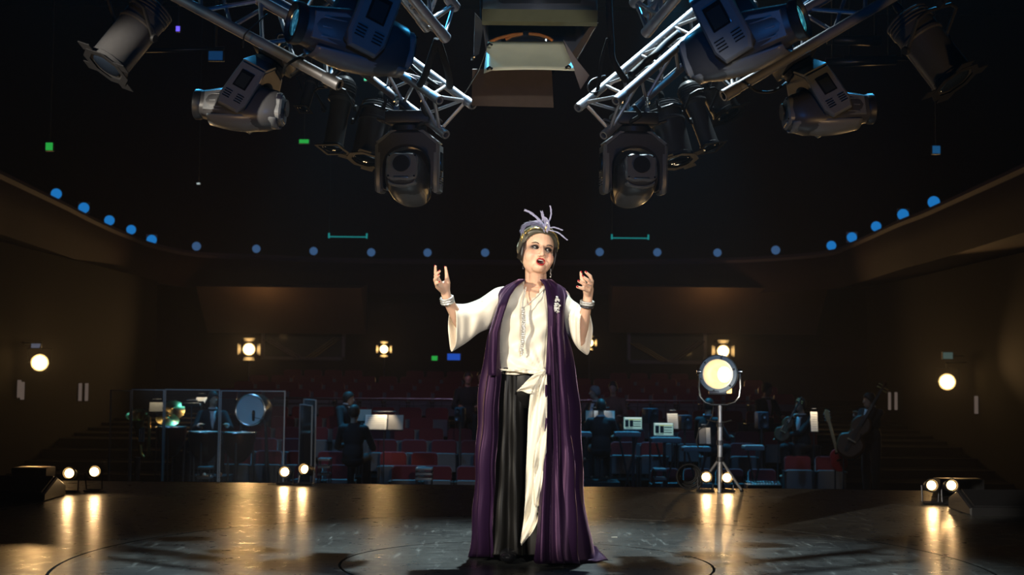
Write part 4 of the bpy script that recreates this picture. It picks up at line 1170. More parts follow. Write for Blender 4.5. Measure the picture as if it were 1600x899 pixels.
floor_lamp('lit small floor spotlight at the far right, left one of its pair', 1455, 759, 787, (-.1, -1, .12))
floor_lamp('lit small floor spotlight at the far right, right one of its pair', 1486, 759, 788, (-.1, -1, .12))

# --- old film lamp on a tripod
gt = G(1124, 769); DT = gt.y
tl = thing('tripod_lamp', 'large vintage film lamp with round lit lens on a steel tripod at the stage edge', 'lamp', (gt.x, gt.y, 0))
def TP(px, py, dy=0.0): return P(px, py, DT + dy) - V((gt.x, gt.y, 0))
blue_grey = mat('grey_blue_enamel', (.33, .40, .45), .38, .3, .15, 20, .06)
hc = TP(1122, 585); aim = V((-.22, -1, .02)); M = frame(aim, hc)
k_ = DT / F
R0 = 30.5 * k_
b = MB(); b.lathe([(.0, -.30), (R0 * .5, -.30), (R0 * .86, -.27), (R0 * .90, -.02)], 36, M, False); b.build('housing', blue_grey, tl, 40)
b = MB(); b.lathe([(R0 * .90, -.05), (R0, -.045), (R0, .03), (R0 * .95, .045), (R0 * .76, .045), (R0 * .73, .02), (R0 * .73, -.03)], 40, M, False); ring = b.build('lens_ring', blue_grey, tl, 30)
for k in range(6):
    a = PI / 3 * k + .3; b = MB(); b.sphere((R0 * .86 * math.cos(a), R0 * .86 * math.sin(a), .048), .009, 8, M); b.build('ring_bolt', MT['dark_steel'], ring)
glass_warm = mat('fresnel_glass', (.95, .82, .6), .12, 0, 0, 10, 0, alpha=.10, coat=.5)
b = MB(); pr = []
for k in range(9): 
    rr_ = R0 * .73 * (8 - k) / 8; pr += [(rr_, -.012 + .012 * math.cos(k)), (max(rr_ - .004, 0.0), .012 - .02 * (rr_ / R0) ** 2)]
b.lathe(pr, 36, M, False); b.build('lens', glass_warm, tl, 20)
refl = mat('warm_reflector', (.80, .66, .50), .5, .3, .05, 20, 0)
b = MB(); b.lathe([(R0 * .74, -.02), (R0 * .74, -.12), (R0 * .5, -.22), (0, -.26)], 32, M, False); b.build('reflector', refl, tl, 180)
b = MB(); b.sphere(M @ V((.045, 0, -.10)), (.056, .045, .066), 16); b.build('bulb', emat('film_lamp_bulb', (1, .82, .55), 11), tl, 180)
b = MB(); b.tube([TP(1093, 582), TP(1092, 606), TP(1094, 620), TP(1101, 629), TP(1112, 633), TP(1136, 633), TP(1148, 629), TP(1155, 620), TP(1157, 606), TP(1156, 578)], .010, 10); b.build('yoke', MT['steel'], tl)
for x in (1092, 1156):
    b = MB(); b.lathe([(0, -.02), (.018, -.018), (.02, .0), (.018, .018), (0, .02)], 12, M4.Translation(TP(x, 581)) @ M4.Rotation(PI / 2, 4, 'Y')); b.build('yoke_knob', MT['steel'], tl)
b = MB(); b.box((TP(1121, 614, -.02)), (.15, .06, .035), None, .008); b.build('focus_box', MT['dark_steel'], tl)
b = MB(); b.box((TP(1139, 609, -.03)), (.045, .03, .065), None, .008); b.build('lit_vent', emat('lit_vent', (1, .6, .2), 3), tl)
b = MB(); b.tube([TP(1125, 634), TP(1125, 668)], .016, 12); b.tube([TP(1125, 664), TP(1125, 716)], .021, 12); b.tube([TP(1125, 712), TP(1124.5, 769)], .019, 12); b.build('pole', MT['alu'], tl)
for z in (664, 692, 718):
    b = MB(); b.lathe([(.021, -.02), (.030, -.018), (.030, .018), (.021, .02)], 14, M4.Translation(TP(1125, z))); b.build('clamp_collar', MT['dark_steel'], tl)
b = MB(); b.tube([TP(1104, 656), TP(1118, 659), TP(1132, 660), TP(1143, 657)], .007, 6); b.build('tee_bar', MT['steel'], tl)
foot = [G(1091, 766) - V((gt.x, gt.y, 0)), G(1159, 769) - V((gt.x, gt.y, 0)), G(1130, 763) - V((gt.x, gt.y, 0))]
for f_ in foot:
    f_ = V((f_.x, f_.y, .012))
    b = MB(); b.tube([TP(1125, 716), f_], .0115, 10); lg = b.build('leg', MT['alu'], tl); b = MB(); b.sphere(f_, .016, 8); b.build('rubber_foot', MT['rubber'], lg)
b = MB(); b.tube([TP(1116, 630, .05), TP(1113, 650, .06), TP(1105, 664, .06), TP(1092, 672, .05), TP(1088, 690, .05), TP(1091, 700, .06), TP(1098, 700, .06)], .006, 6); b.build('power_cable', MT['rubber'], tl)

# --- wedge monitors and small boxes on the stage
def wedge(label, pts, group='black stage monitor wedges'):
    (x0, y0), (x1, y1) = pts; a, c = G(x0, y1), G(x1, y1); a2 = P(x0, y0, a.y + .3)
    w_ = (c.x - a.x); h = a2.z
    t = thing('monitor_wedge', label, 'speaker', ((a.x + c.x) / 2, a.y + .25, 0), None, group)
    e = MB(); o_ = [(-.25, 0), (.25, 0), (.25, h * .55), (.05, h), (-.25, h * .35)]
    e.prism(o_, w_, M4.Rotation(PI / 2, 4, 'Z') @ M4.Rotation(PI / 2, 4, 'X'), .012); e.build('cabinet', MT['black_paint'], t, 30)
    e = MB(); n_ = V((0, -h * .65, .30)).normalized(); c_ = V((0, -.10, h * .675)) 
    e.box((0, 0, 0), (w_ * .9, math.hypot(.3, h * .65) * .9, .012), frame(n_, c_ + n_ * .006, (1, 0, 0)) @ M4.Rotation(PI / 2, 4, 'Z')); e.build('grille', MT['dark_steel'], t, 0)
    return t
wedge('low black monitor wedge at the far left of the stage', ((-40, 744), (73, 783)))
wedge('low black monitor wedge at the far right of the stage', ((1516, 766), (1650, 806)))
gb = G(52, 752)
e = MB(); e.box((0, 0, .06), (.30, .25, .12), None, .01); o = e.build('floor_box', MT['black_paint'], None, 30); o.location = (gb.x, gb.y, 0); tag(o, 'small black box behind the left monitor wedge', 'box')
gb = G(1500, 774)
e = MB(); e.box((0, 0, .055), (.38, .2, .11), None, .01); o = e.build('floor_box', MT['black_paint'], None, 30); o.location = (gb.x + .1, gb.y + .35, 0); tag(o, 'small black box behind the lit pair at the far right', 'box')
# cable coil and connector strip at the edge
gc = G(1076, 766); e = MB()
for k in range(5): e.torus(.105 - .008 * k, .008, 24, 6, M4.Translation((0, .03 * k - .05, .115 + .004 * k)) @ M4.Rotation(PI / 2 + .25 * (k % 2) - .1, 4, 'X'))
o = e.build('cable_coil', MT['rubber'], None, 180); o.location = (gc.x, gc.y, -.0); tag(o, 'coil of black cable leaning left of the tripod', 'cable')
# white scraps
gs = G(960, 840.5); e = MB(); e.box((0, 0, .002), (.035, .015, .003)); o = e.build('tape_scrap', cream, None, 0); o.location = (gs.x, gs.y, 0); tag(o, 'tiny white tape scrap on the stage right of the train', 'tape')

# --- blue house lamps along the balcony
blue_face = emat('blue_lamp_face', (.010, .17, .50), .9)
blue_face2 = emat('pale_blue_lamp_face', (.04, .10, .22), .8)
first = None
blue_px = [(88, 303, 1, 8.5), (131, 325, 1, 8.5), (171, 344.5, 1, 8), (205, 359, 1, 7.5), (237, 375, 1, 8), (307, 385, 2, 7), (400.5, 389, 2, 6.5), (490, 392.5, 2, 6.5), (580, 394.5, 2, 6.5), (668, 395, 2, 6.5), (758, 395, 2, 6.5),
           (937, 394, 2, 6.5), (1027, 394.5, 2, 6.5), (1121, 395, 2, 6.5), (1212, 391, 2, 7), (1299, 384, 1, 7.5), (1331, 371, 1, 8), (1369, 354, 1, 8), (1411, 335.5, 1, 9), (1459, 316, 1, 9.5)]
for i, (x, y, kd, rp) in enumerate(blue_px):
    base = G(x, y + 13, BZ); d = base.y; c = P(x, y, d)
    rr_ = rp * d / F; M = frame(CAM - c, (0, 0, 0))
    t = thing('balcony_lamp', 'x', 'lamp', c, None, 'row of blue lamps along the balcony front')
    side = 'left' if x < 815 else 'right'
    n_ = (i + 1) if x < 815 else (len(blue_px) - i)
    words_ = ['first', 'second', 'third', 'fourth', 'fifth', 'sixth', 'seventh', 'eighth', 'ninth', 'tenth', 'eleventh'][n_ - 1]
    t['label'] = ('bright' if kd == 1 else 'dim') + f' blue round lamp on the balcony front, {words_} from the {side} end'
    e = MB(); e.lathe([(rr_ * .7, -.30), (rr_ * 1.05, -.25), (rr_ * 1.1, .0), (rr_ * 1.1, .02), (rr_ * .98, .02), (rr_ * .98, -.01)], 16, M, True); e.build('housing', MT['black_paint'], t, 40)
    e = MB(); e.lathe([(0, .012), (rr_ * 1.0, .008)], 20, M, False); e.build('lamp_face', blue_face if kd == 1 else blue_face2, t, 0)
    if x in (237, 131, 1331, 1411):
        e = MB(); e.box((0, 0, -.02), (rr_ * 2.1, rr_ * 2.1, .02), M); e.build('frame', blue_grey, t, 0)
    e = MB(); e.tube([(0, .1, -rr_), (0, .1, base.z + .05 - c.z)], .03, 6); e.build('post', MT['black_paint'], t)
# cyan outlined rails and small signs
cyan = emat('cyan_marker', (.02, .45, .45), 0.44000000000000006); green = emat('exit_sign_face', (.03, .55, .08), 0.6050000000000001); blue_e = emat('blue_sign', (.02, .12, .75), 0.55)
def sign(label, px, py, d, w_, h_, em, name='exit_sign', cat='sign', group='small lit signs', wall=False, floor_=False):
    c = P(px, py, d); t = thing(name, label, cat, c, None, group)
    ww, hh = w_ * d / F, h_ * d / F
    e = MB(); e.box((0, .03, 0), (ww * 1.15, .06, hh * 1.2), None, .004); e.build('case', MT['black_paint'], t, 30)
    e = MB(); e.box((0, -.004, 0), (ww, .008, hh)); e.build('face', em, t, 0)
    if wall:
        e = MB(); e.tube([(0, .05, 0), ((9.19 if c.x > 0 else -9.19) - c.x, .05, 0)], .014, 6); e.build('bracket', MT['black_paint'], t); return t
    if floor_:
        e = MB(); e.tube([(0, .05, 0), (0, .05, row_z(15) - c.z + .1)], .02, 6); e.build('post', MT['black_paint'], t); return t
    return hang(t, 12.04, .01)
sign('small green lit exit sign hanging left of the forked moving head', 475, 221, 30, 15, 6, green)
sign('small green lit exit sign at the far upper left', 77, 229, 22, 11, 12, green)
sign('small green round lit sign low behind the singer\'s left sleeve', 679, 560, 40, 9, 7, green, floor_=True)
sign('blue lit panel low behind the singer\'s left sleeve', 709, 558, 40, 20, 10, blue_e, 'lit_panel', floor_=True)
sign('tiny violet blue light at the upper left', 278, 45, 20, 6, 8, emat('violet_light', (.15, .10, .9), 1.3), 'indicator_light', 'light')
sign('tiny white sign far behind the left moving head', 310, 287, 30, 5, 2.5, emat('white_sign', (.5, .6, .6), .8), 'indicator_light', 'light')
sign('dim blue sign at the far upper right', 1463, 234, 22, 12, 12, emat('dim_blue', (.01, .08, .2), .8), 'lit_panel')
sign('dim blue panel above the far left warm lamp', 56, 540, 26.4, 14, 8, emat('dim_blue2', (.10, .12, .18), .6), 'lit_panel', wall=True)
sign('dim green and blue panel above the far right warm lamp', 1481, 556, 28.4, 15, 10, emat('dim_green', (.07, .12, .11), .6), 'lit_panel', wall=True)
sign('dim blue twin panel left of the side view moving head', 337, 87, 16, 22, 14, emat('dim_blue3', (.006, .04, .12), .7), 'lit_panel')
sign('green dot light behind the left inner truss', 571, 124, 20, 4, 4, emat('mint_dot', (.1, .8, .45), 1.2), 'indicator_light', 'light')
for (x0, x1, y) in ((514, 573, 370), (956, 1013, 372)):
    a, c = P(x0, y, 36), P(x1, y, 36)
    t = thing('control_rail', 'thin cyan lit rail above the balcony, ' + ('left' if x0 < 800 else 'right') + ' of the singer\'s feathers', 'rail', a, None, 'cyan rails')
    e = MB(); e.box(((c.x - a.x) / 2, 0, 0), (c.x - a.x, .03, .025)); e.build('rail', cyan, t, 0)
    for xx in (0, c.x - a.x):
        e = MB(); e.box((xx, 0, .03), (.04, .03, .13)); e.build('end_post', cyan, t, 0)
    hang(t)
# slit windows in the side walls
pale = emat('pale_slit', (.16, .12, .10), .55)
for (x, y, d) in ((129, 613, 23.5), (139, 613, 23.5), (34, 608, 23.5), (107 - 70 + 2, 611, 23.8), (1390, 627, 24), (1400, 627, 24), (1525, 633, 24)):
    d = 9.15 * F / abs(x - 800); c = P(x, y, d); e = MB(); e.box((0, 0, 0), (.05, .09, .30 * d / 24), None, .004); o = e.build('slit_light', pale, None, 0); o.location = ((9.152 if c.x > 0 else -9.152), c.y, c.z)
    tag(o, {129: 'pale vertical slit light on the left house wall, left of a close pair', 139: 'pale vertical slit light on the left house wall, right of a close pair', 34: 'lone pale slit light under the far left lamp',
            39: 'faint slit light beside the lone one under the far left lamp', 1390: 'pale vertical slit light behind the bass player, left of a close pair', 1400: 'pale vertical slit light behind the bass player, right of a close pair',
            1525: 'lone pale slit light right below the far right lamp'}[x], 'light', 'slit lights on the side walls')
# ------------------------------------------------------------------ seats of the stalls
seat_red = mat('red_seat_cloth', (.13, .011, .018), .85, 0, .2, 30, .15, sheen=.3)
seat_grey = mat('grey_seat_shell', (.10, .10, .105), .6, 0, .12, 20, .06)
seat_dark = mat('dark_seat_frame', (.02, .018, .018), .5, 0, .1, 20, .05)
def rounded(w, h, r=.06, top=True, n=5):
    o = []
    for cx_, cz_, a0 in ((w / 2 - r, h - r, 0), (-w / 2 + r, h - r, PI / 2)):
        for k in range(n + 1):
            a = a0 + PI / 2 * k / n; o.append((cx_ + r * math.cos(a), cz_ + r * math.sin(a)))
    o += [(-w / 2, 0), (w / 2, 0)]
    return o
def make_seat():
    t = thing('theatre_seat', 'x', 'seat', (0, 0, 0), None, 'red theatre seats of the stalls')
    RX = M4.Rotation(PI / 2, 4, 'X')
    b = MB(); b.prism(rounded(.46, .50, .07), .08, M4.Translation((0, .06, .37)) @ M4.Rotation(-.10, 4, 'X') @ RX, .014); b.build('backrest', seat_red, t, 40)
    b = MB(); b.prism(rounded(.45, .34, .03), .05, M4.Translation((0, -.06, .30)) @ M4.Rotation(-.06, 4, 'X') @ RX, .01); tip = b.build('tip_up_seat', seat_grey, t, 40)
    b = MB(); b.prism(rounded(.42, .30, .04), .05, M4.Translation((0, -.005, .32)) @ M4.Rotation(-.06, 4, 'X') @ RX, .01); b.build('cushion', seat_red, tip, 40)
    for s in (-1, 1):
        b = MB(); b.box((s * .245, .0, .30), (.032, .20, .60), None, .006); b.box((s * .245, -.05, .61), (.038, .34, .03), None, .008); b.build('armrest', seat_dark, t, 30)
    return t
seat0 = make_seat()
ORD = ['first', 'second', 'third', 'fourth', 'fifth', 'sixth', 'seventh', 'eighth', 'ninth', 'tenth', 'eleventh', 'twelfth', 'thirteenth', 'fourteenth', 'fifteenth', 'sixteenth', 'seventeenth', 'eighteenth', 'nineteenth', 'twentieth',
       'twenty-first', 'twenty-second', 'twenty-third', 'twenty-fourth', 'twenty-fifth', 'twenty-sixth', 'twenty-seventh', 'twenty-eighth', 'twenty-ninth', 'thirtieth']
ROWN = {0: 'front row', 1: 'second row', 2: 'third row', 3: 'fourth row', 4: 'fifth row', 5: 'sixth row', 8: 'ninth row', 10: 'eleventh row', 12: 'thirteenth row', 14: 'fifteenth row'}
used = False
taken = []                                            # floor spots kept free: (x, y, radius)
def place_seats():
    global used
    for i in (0, 1, 2, 3, 4, 5, 8, 10, 12, 14):
        y = rows_y[i] + .42; n_ = 21 if i < 6 else 24; p = .54
        for k in range(n_):
            x = (k - (n_ - 1) / 2) * p + (.13 if i % 2 else -.12)
            if any(abs(x - tx) < r and abs(y - ty) < max(.5, r) for tx, ty, r in taken): continue
            lab = f'red theatre seat, grey tipped-up seat shell, {ROWN[i]}, {ORD[k]} place from the left'
            loc = (x, y, row_z(i)); rz = (0, 0, rnd.uniform(-.012, .012))
            if not used:
                seat0.location = loc; seat0['label'] = lab; used = True
            else: dup(seat0, loc, rz, lab)
# perforated rail behind the front block
a_, c_ = P(428, 622, 29.0), P(1215, 628, 29.0)
t = thing('barrier_rail', 'long thin metal rail with short posts behind the front seat block', 'rail', (a_.x, 29.0, row_z(6)))
zt = a_.z - row_z(6); Lr = c_.x - a_.x
b = MB(); b.tube([(0, 0, zt), (Lr, 0, c_.z - row_z(6))], .022, 8); b.build('handrail', MT['steel'], t)
b = MB(); b.tube([(0, 0, zt - .12), (Lr, 0, c_.z - row_z(6) - .12)], .012, 8); b.build('lower_rail', MT['dark_steel'], t)
n_ = 36
for k in range(n_ + 1):
    x = Lr * k / n_; b = MB(); b.tube([(x, 0, 0), (x, 0, zt + (c_.z - a_.z) * k / n_ - .02)], .012, 6); b.build('post', MT['dark_steel'], t)

# ------------------------------------------------------------------ musicians
suit_m = mat('black_suit', (.012, .012, .015), .8, 0, .2, 40, .1)
shirt_m = mat('white_shirt', (.62, .64, .68), .7, 0, .05, 40, .05)
hair_d = mat('dark_short_hair', (.03, .02, .015), .6, 0, .3, 60, .2); hair_g = mat('grey_hair', (.22, .21, .21), .6, 0, .3, 60, .2)
dress_m = mat('brown_blouse', (.16, .07, .05), .8, 0, .2, 30, .1)
def musician(label, px, py, d, face=0.0, pose='sit', hands=None, hair=None, top=None, shirt=True, turn=0.0, bald=False):
    """head centre at the pixel; face = rotation about z (0 looks at the camera); hands = two targets in the body's frame"""
    hz = 1.27 if pose == 'sit' else 1.60
    c = P(px, py, d)
    fl_ = max([HZ] + [row_z(i) for i in range(16) if rows_y[i] - .25 < d])
    base = c.z - hz
    t = thing('person', label, 'person', (c.x, c.y, base), (0, 0, face), 'musicians among the stalls')
    if base > fl_ + .03:
        e = MB(); e.box((0, 0, (fl_ - base) / 2), (.62, .66, base - fl_ - .002)); ob = e.build('riser', MT['black_paint'], None, 0); ob.location = (c.x, c.y, base)
        tag(ob, 'black riser under ' + label[:label.find(',')] if ',' in label else 'black riser under the ' + ' '.join(label.split()[:6]), 'riser', 'black risers in the stalls')
    taken.append((c.x, c.y, .58))
    if base < fl_ - .02: base = base
    hp = V((0, .02, .52 if pose == 'sit' else .92)); ch = hp + V((0, -.02, .38)); nk_ = hp + V((0, -.01, .56)); hd = V((0, -.03, hz))
    sh_ = [nk_ + V((s * .19, .0, -.06)) for s in (-1, 1)]
    hands = hands or [(-.16, -.34, hp.z + .22), (.16, -.34, hp.z + .22)]
    hands = [V(h) for h in hands]
    el_ = []
    for i, s in enumerate((-1, 1)):
        m_ = sh_[i].lerp(hands[i], .5); dist = (hands[i] - sh_[i]).length
        el_.append(m_ + V((s * .10, .04, -.16 if dist < .5 else -.06)))
    kn_ = [hp + V((s * .13, -.42, .02)) for s in (-1, 1)] if pose == 'sit' else [hp + V((s * .10, -.02, -.44)) for s in (-1, 1)]
    an_ = [V((k.x, k.y + (.05 if pose == 'sit' else .03), .08)) for k in kn_]
    HMx = M4.Translation(hd) @ M4.Rotation(turn, 4, 'Z')
    b = MB()
    b.sphere((0, .0, .02), (.075, .095, .105), 16, HMx); b.sphere((0, -.03, -.05), (.055, .06, .065), 12, HMx)
    capsule(b, HMx @ V((0, -.09, .01)), HMx @ V((0, -.108, -.02)), .010, .016, 8)
    for s in (-1, 1): b.sphere((s * .076, .01, -.005), (.012, .022, .032), 8, HMx)
    capsule(b, hd + V((0, .01, -.06)), nk_, .052, .056, 12)
    b.sphere(ch, (.155, .10, .2), 14); b.sphere(hp + V((0, 0, .08)), (.15, .11, .16), 14)
    for i in (0, 1):
        capsule(b, nk_ + V((0, .01, -.05)), sh_[i], .055, .05, 10); capsule(b, sh_[i], el_[i], .045, .038, 10); capsule(b, el_[i], hands[i].lerp(el_[i], .22), .036, .027, 10)
        dd = nrm(hands[i] - el_[i]); x_, y_, _ = basis(dd)
        capsule(b, hands[i].lerp(el_[i], .22), hands[i], .030, .032, 10)
        for k in range(4): capsule(b, hands[i] + x_ * (.026 * (k - 1.5) * .8), hands[i] + x_ * (.026 * (k - 1.5)) + dd * (.075 - .008 * abs(k - 1.5)) - V((0, 0, .012)), .0115, .0095, 6)
        capsule(b, hands[i] - dd * .02, hands[i] + x_ * (.05 if i else -.05) + dd * .035, .0125, .0105, 6)
        capsule(b, hp + V((0, 0, 0)) + V(((-1, 1)[i] * .09, 0, 0)), kn_[i], .08, .055, 10); capsule(b, kn_[i], an_[i], .052, .035, 10)
        capsule(b, an_[i] + V((0, .02, -.03)), an_[i] + V((0, -.15, -.045)), .034, .028, 8)
    skin_blob('body', b, MT['skin_plain'], t, .014, 2)
    b = MB()
    b.sphere(ch + V((0, .005, .0)), (.185, .13, .235), 16); b.sphere(hp + V((0, .0, .1)), (.178, .14, .21), 16)
    for i in (0, 1):
        capsule(b, nk_ + V((0, .02, -.06)), sh_[i], .062, .068, 10); capsule(b, sh_[i], el_[i], .066, .056, 10); capsule(b, el_[i], hands[i].lerp(el_[i], .25), .055, .044, 10)
    suit = skin_blob('jacket', b, top or suit_m, t, .018, 2)
    b = MB()
    for i in (0, 1):
        capsule(b, hp + V(((-1, 1)[i] * .09, 0, 0)), kn_[i], .098, .076, 10); capsule(b, kn_[i], an_[i] + V((0, 0, .0)), .074, .058, 10)
    b.sphere(hp, (.17, .14, .13), 12); skin_blob('trousers', b, suit_m, t, .02, 2)
    if shirt:
        e = MB(); rows = []
        for i in range(8):
            u_ = i / 7; z_ = nk_.z - .01 - .30 * u_; w_ = .065 * (1 - u_ * .8)
            dpt = -.085 - .055 * math.sin(min(1, u_ * 1.6) * PI / 2)
            rows.append([(w_ * s, dpt + .02 * s * s, z_) for s in (-1, -.5, 0, .5, 1)])
        e.grid(rows); e.build('shirt_front', shirt_m, t, 180, solid=.006)
        e = MB(); e.torus(.062, .016, 20, 8, M4.Translation(nk_ + V((0, .0, .035))), 0); e.build('collar', shirt_m, t, 180)
        for i in (0, 1):
            e = MB(); q = hands[i].lerp(el_[i], .22); capsule(e, q, q.lerp(el_[i], .1), .040, .042, 10); e.build('cuff', shirt_m, t, 180)
    if not bald:
        e = MB(); rows = []
        for j in range(9):
            t_ = j / 8; row = []
            for k in range(24):
                th = 2 * PI * k / 24; fy = math.cos(th)
                hem = .065 if fy > .3 else (.02 if fy > -.2 else -.06)
                hem = .06 * max(fy, 0) + (-.055) * (1 - max(fy, 0)) ** 2
                a0 = math.asin(max(-.9, min(.95, (hem - .02) / .118))); a = a0 + (PI / 2 - a0) * t_
                kk = max(math.cos(a), 0) ** .8
                row.append(HMx @ V((.086 * kk * math.sin(th), .006 - .106 * kk * fy, .02 + .118 * math.sin(a))))
            rows.append(row)
        e.loft(rows, False); e.build('hair', hair or hair_d, t, 180, solid=.006)
    return t
mus = [
 musician('drummer in black suit and white shirt behind the clear screen, left of the bass drum', 333, 624, 23.6, .25, 'sit', [(-.2, -.42, .86), (.2, -.40, .86)], turn=.5),
 musician('large dark suited player seen from behind, left of the bright open sheet music', 553, 646, 22.7, PI - .15, 'sit', [(-.2, -.35, .72), (.22, -.36, .74)], shirt=False, turn=-.3),
 musician('blue lit player standing behind the dark suited one, face turned right', 543, 624, 25.2, .9, 'stand', shirt=True, turn=.4),
 musician('keyboard player in dark suit with white collar seen from behind, right of the singer', 939, 636, 24.3, PI, 'sit', [(-.24, -.36, .74), (.24, -.36, .74)]),
 musician('grey haired player in profile behind the back view keyboard player', 931, 614, 26.6, -.9, 'sit', hair=hair_g, turn=-.3),
 musician('player in brown top, arms bare, dimly lit behind the back view keyboard player', 958, 607, 27.6, -.2, 'sit', top=dress_m, shirt=False),
 musician('keyboard player with white collar half hidden behind the tripod lamp', 1106, 635, 24.4, 2.4, 'sit', [(-.24, -.36, .74), (.24, -.36, .74)], turn=.2),
 musician('dim figure far back right of the tripod lamp, only the head catching light', 1197, 609, 27.6, .5, 'sit', turn=.4),
 musician('cellist in dark clothes bending over a cello right of the tripod', 1252, 634, 25.0, -.7, 'sit', [(.12, -.40, 1.12), (-.25, -.42, .70)], turn=-.3),
 musician('double bass player in black suit with white cuffs at the far right', 1360, 627, 22.6, -1.0, 'stand', [(.02, -.36, 1.42), (-.26, -.30, 1.02)], turn=-.25),
 musician('dark player with red lit face just left of the singer\'s coat', 731, 592, 27.4, .1, 'sit', shirt=False),
 musician('second red lit player right beside the coat, mostly hidden', 753, 590, 28.4, -.2, 'sit'),
]
light('red_face_light', 'SPOT', (-1.6, 24.5, 2.2), (-.75, 27.3, .75), 18, (1.0, .25, .12), .05, 30, .5)

# ------------------------------------------------------------------ instruments and gear
def floor_at(y): return max([HZ] + [row_z(i) for i in range(16) if rows_y[i] - .25 < y])
def root(name, label, cat, px, py, d, group=None, rz=0):
    """root standing on the tier below the pixel; returns it and the pixel's height above it"""
    c = P(px, py, d); fz = floor_at(d)
    t = thing(name, label, cat, (c.x, c.y, fz), (0, 0, rz), group); taken.append((c.x, c.y, .38)); return t, c.z - fz
skin_drum = mat('drum_head', (.34, .42, .50), .5, 0, .06, 4, .03); shell = mat('drum_shell', (.05, .022, .016), .3, 0, .2, 20, .05, coat=.5)
paper = mat('paper', (.80, .78, .72), .7, 0, .05, 40, .02)
lit_paper = mat('lamp_lit_paper', (.85, .80, .68), .7, 0, .05, 40, .02)
# bass drum
t, h = root('bass_drum', 'large concert bass drum with pale blue head, behind the clear screen', 'drum', 391, 641, 23.4)
r_ = 24.5 * 23.4 / F; M = frame(V((-.18, -1, .02)), (0, 0, h))
b = MB(); b.lathe([(r_, -.34), (r_ * 1.02, -.33), (r_ * 1.02, -.02), (r_, 0)], 36, M, False); b.build('shell', shell, t, 40)
b = MB(); b.lathe([(0, .004), (r_ * .93, .004)], 36, M, False); b.build('drum_head', skin_drum, t, 0)
b = MB(); b.torus(r_ * .97, .018, 40, 8, M4(M)); b.build('hoop', MT['steel'], t)
b = MB()
for k in range(5):
    a = PI * .15 + k * .12; b.tube([M @ V((.03 * math.cos(k * 1.3), -r_ * .0 + .10 + .012 * k * (k % 2), .008)), M @ V((.03 + .02 * k, .13 - .006 * k, .008))], .004, 5)
for s in (-1, 1):
    b = MB(); b.tube([M @ V((s * r_ * .8, -r_ * .7, -.17)), (s * .32, -.05, .02)], .018, 8); b.tube([M @ V((s * r_ * .8, -r_ * .7, -.17)), (s * .32, .35, .02)], .018, 8); b.build('stand_leg', MT['dark_steel'], t)
def mic(label, px, py, d, face=0):
    t, h = root('microphone', label, 'microphone', px, py, d, 'microphones on stands')
    b = MB(); b.lathe([(.0, -.09), (.022, -.08), (.026, .0), (.026, .06), (.018, .085), (0, .09)], 14, M4.Translation((0, 0, h))); b.build('capsule', MT['gloss_black'], t)
    b = MB(); b.tube([(0, .03, h - .03), (.16, .05, h - .06), (.2, .05, h - .3), (.2, .05, .02)], .009, 8)
    for k in range(3): b.tube([(.2, .05, .25), (.2 + .25 * math.cos(k * 2.1), .05 + .25 * math.sin(k * 2.1), .01)], .008, 6)
    b.build('stand', MT['dark_steel'], t); return t
mic('black microphone in front of the bass drum head', 396, 650, 22.6)
# timpani and kit
def timp(label, px, py, d, r):
    t, h = root('timpani', label, 'drum', px, py, d, 'kettle drums behind the clear screen')
    b = MB(); b.lathe([(r, 0), (r * .98, -.12), (r * .8, -.32), (r * .4, -.45), (.05, -.48)], 28, M4.Translation((0, 0, h)), True); b.build('kettle', mat('dark_copper', (.16, .06, .03), .3, .8, .2, 10, .05), t, 40)
    b = MB(); b.lathe([(0, .01), (r * .95, .01)], 28, M4.Translation((0, 0, h)), False); b.build('drum_head', lit_paper, t, 0)
    b = MB(); b.torus(r, .016, 32, 6, M4.Translation((0, 0, h + .005))); b.build('hoop', MT['steel'], t)
    for k in range(3):
        a = 2.1 * k + .5; b = MB(); b.tube([(r * .9 * math.cos(a), r * .9 * math.sin(a), h - .1), (r * .8 * math.cos(a), r * .8 * math.sin(a), .01)], .018, 8); b.build('leg', MT['dark_steel'], t)
    return t
timp('kettle drum left of the drummer, warm light on its head', 268, 668, 23.4, .25)
timp('kettle drum in front of the drummer', 320, 676, 22.45, .26)
timp('kettle drum below the bass drum, mostly in shade', 374, 677, 23.1, .27)
def cym(label, px, py, d, r, tilt):
    t, h = root('cymbal', label, 'cymbal', px, py, d, 'cymbals on stands behind the clear screen')
    b = MB(); b.lathe([(.0, .04), (.03, .035), (.05, .015), (r, -.015), (r, -.018), (.05, .011), (0, .03)], 30, M4.Translation((0, 0, h)) @ M4.Rotation(tilt, 4, 'X') @ M4.Rotation(.2, 4, 'Y'), False); b.build('plate', MT['brass'], t, 40)
    b = MB(); b.tube([(0, 0, h + .06), (0, 0, .02)], .012, 8); b.build('stand', MT['dark_steel'], t)
    for k in range(3):
        b = MB(); b.tube([(0, 0, .35), (.25 * math.cos(2.1 * k), .25 * math.sin(2.1 * k), .01)], .01, 6); b.build('leg', MT['dark_steel'], t)
    return t
cym('brass cymbal tilted to the camera, upper of the pair left of the drummer', 271, 640, 24.3, .20, .9)
cym('brass cymbal lying flatter, lower of the pair left of the drummer', 262, 655, 24.0, .20, .5)
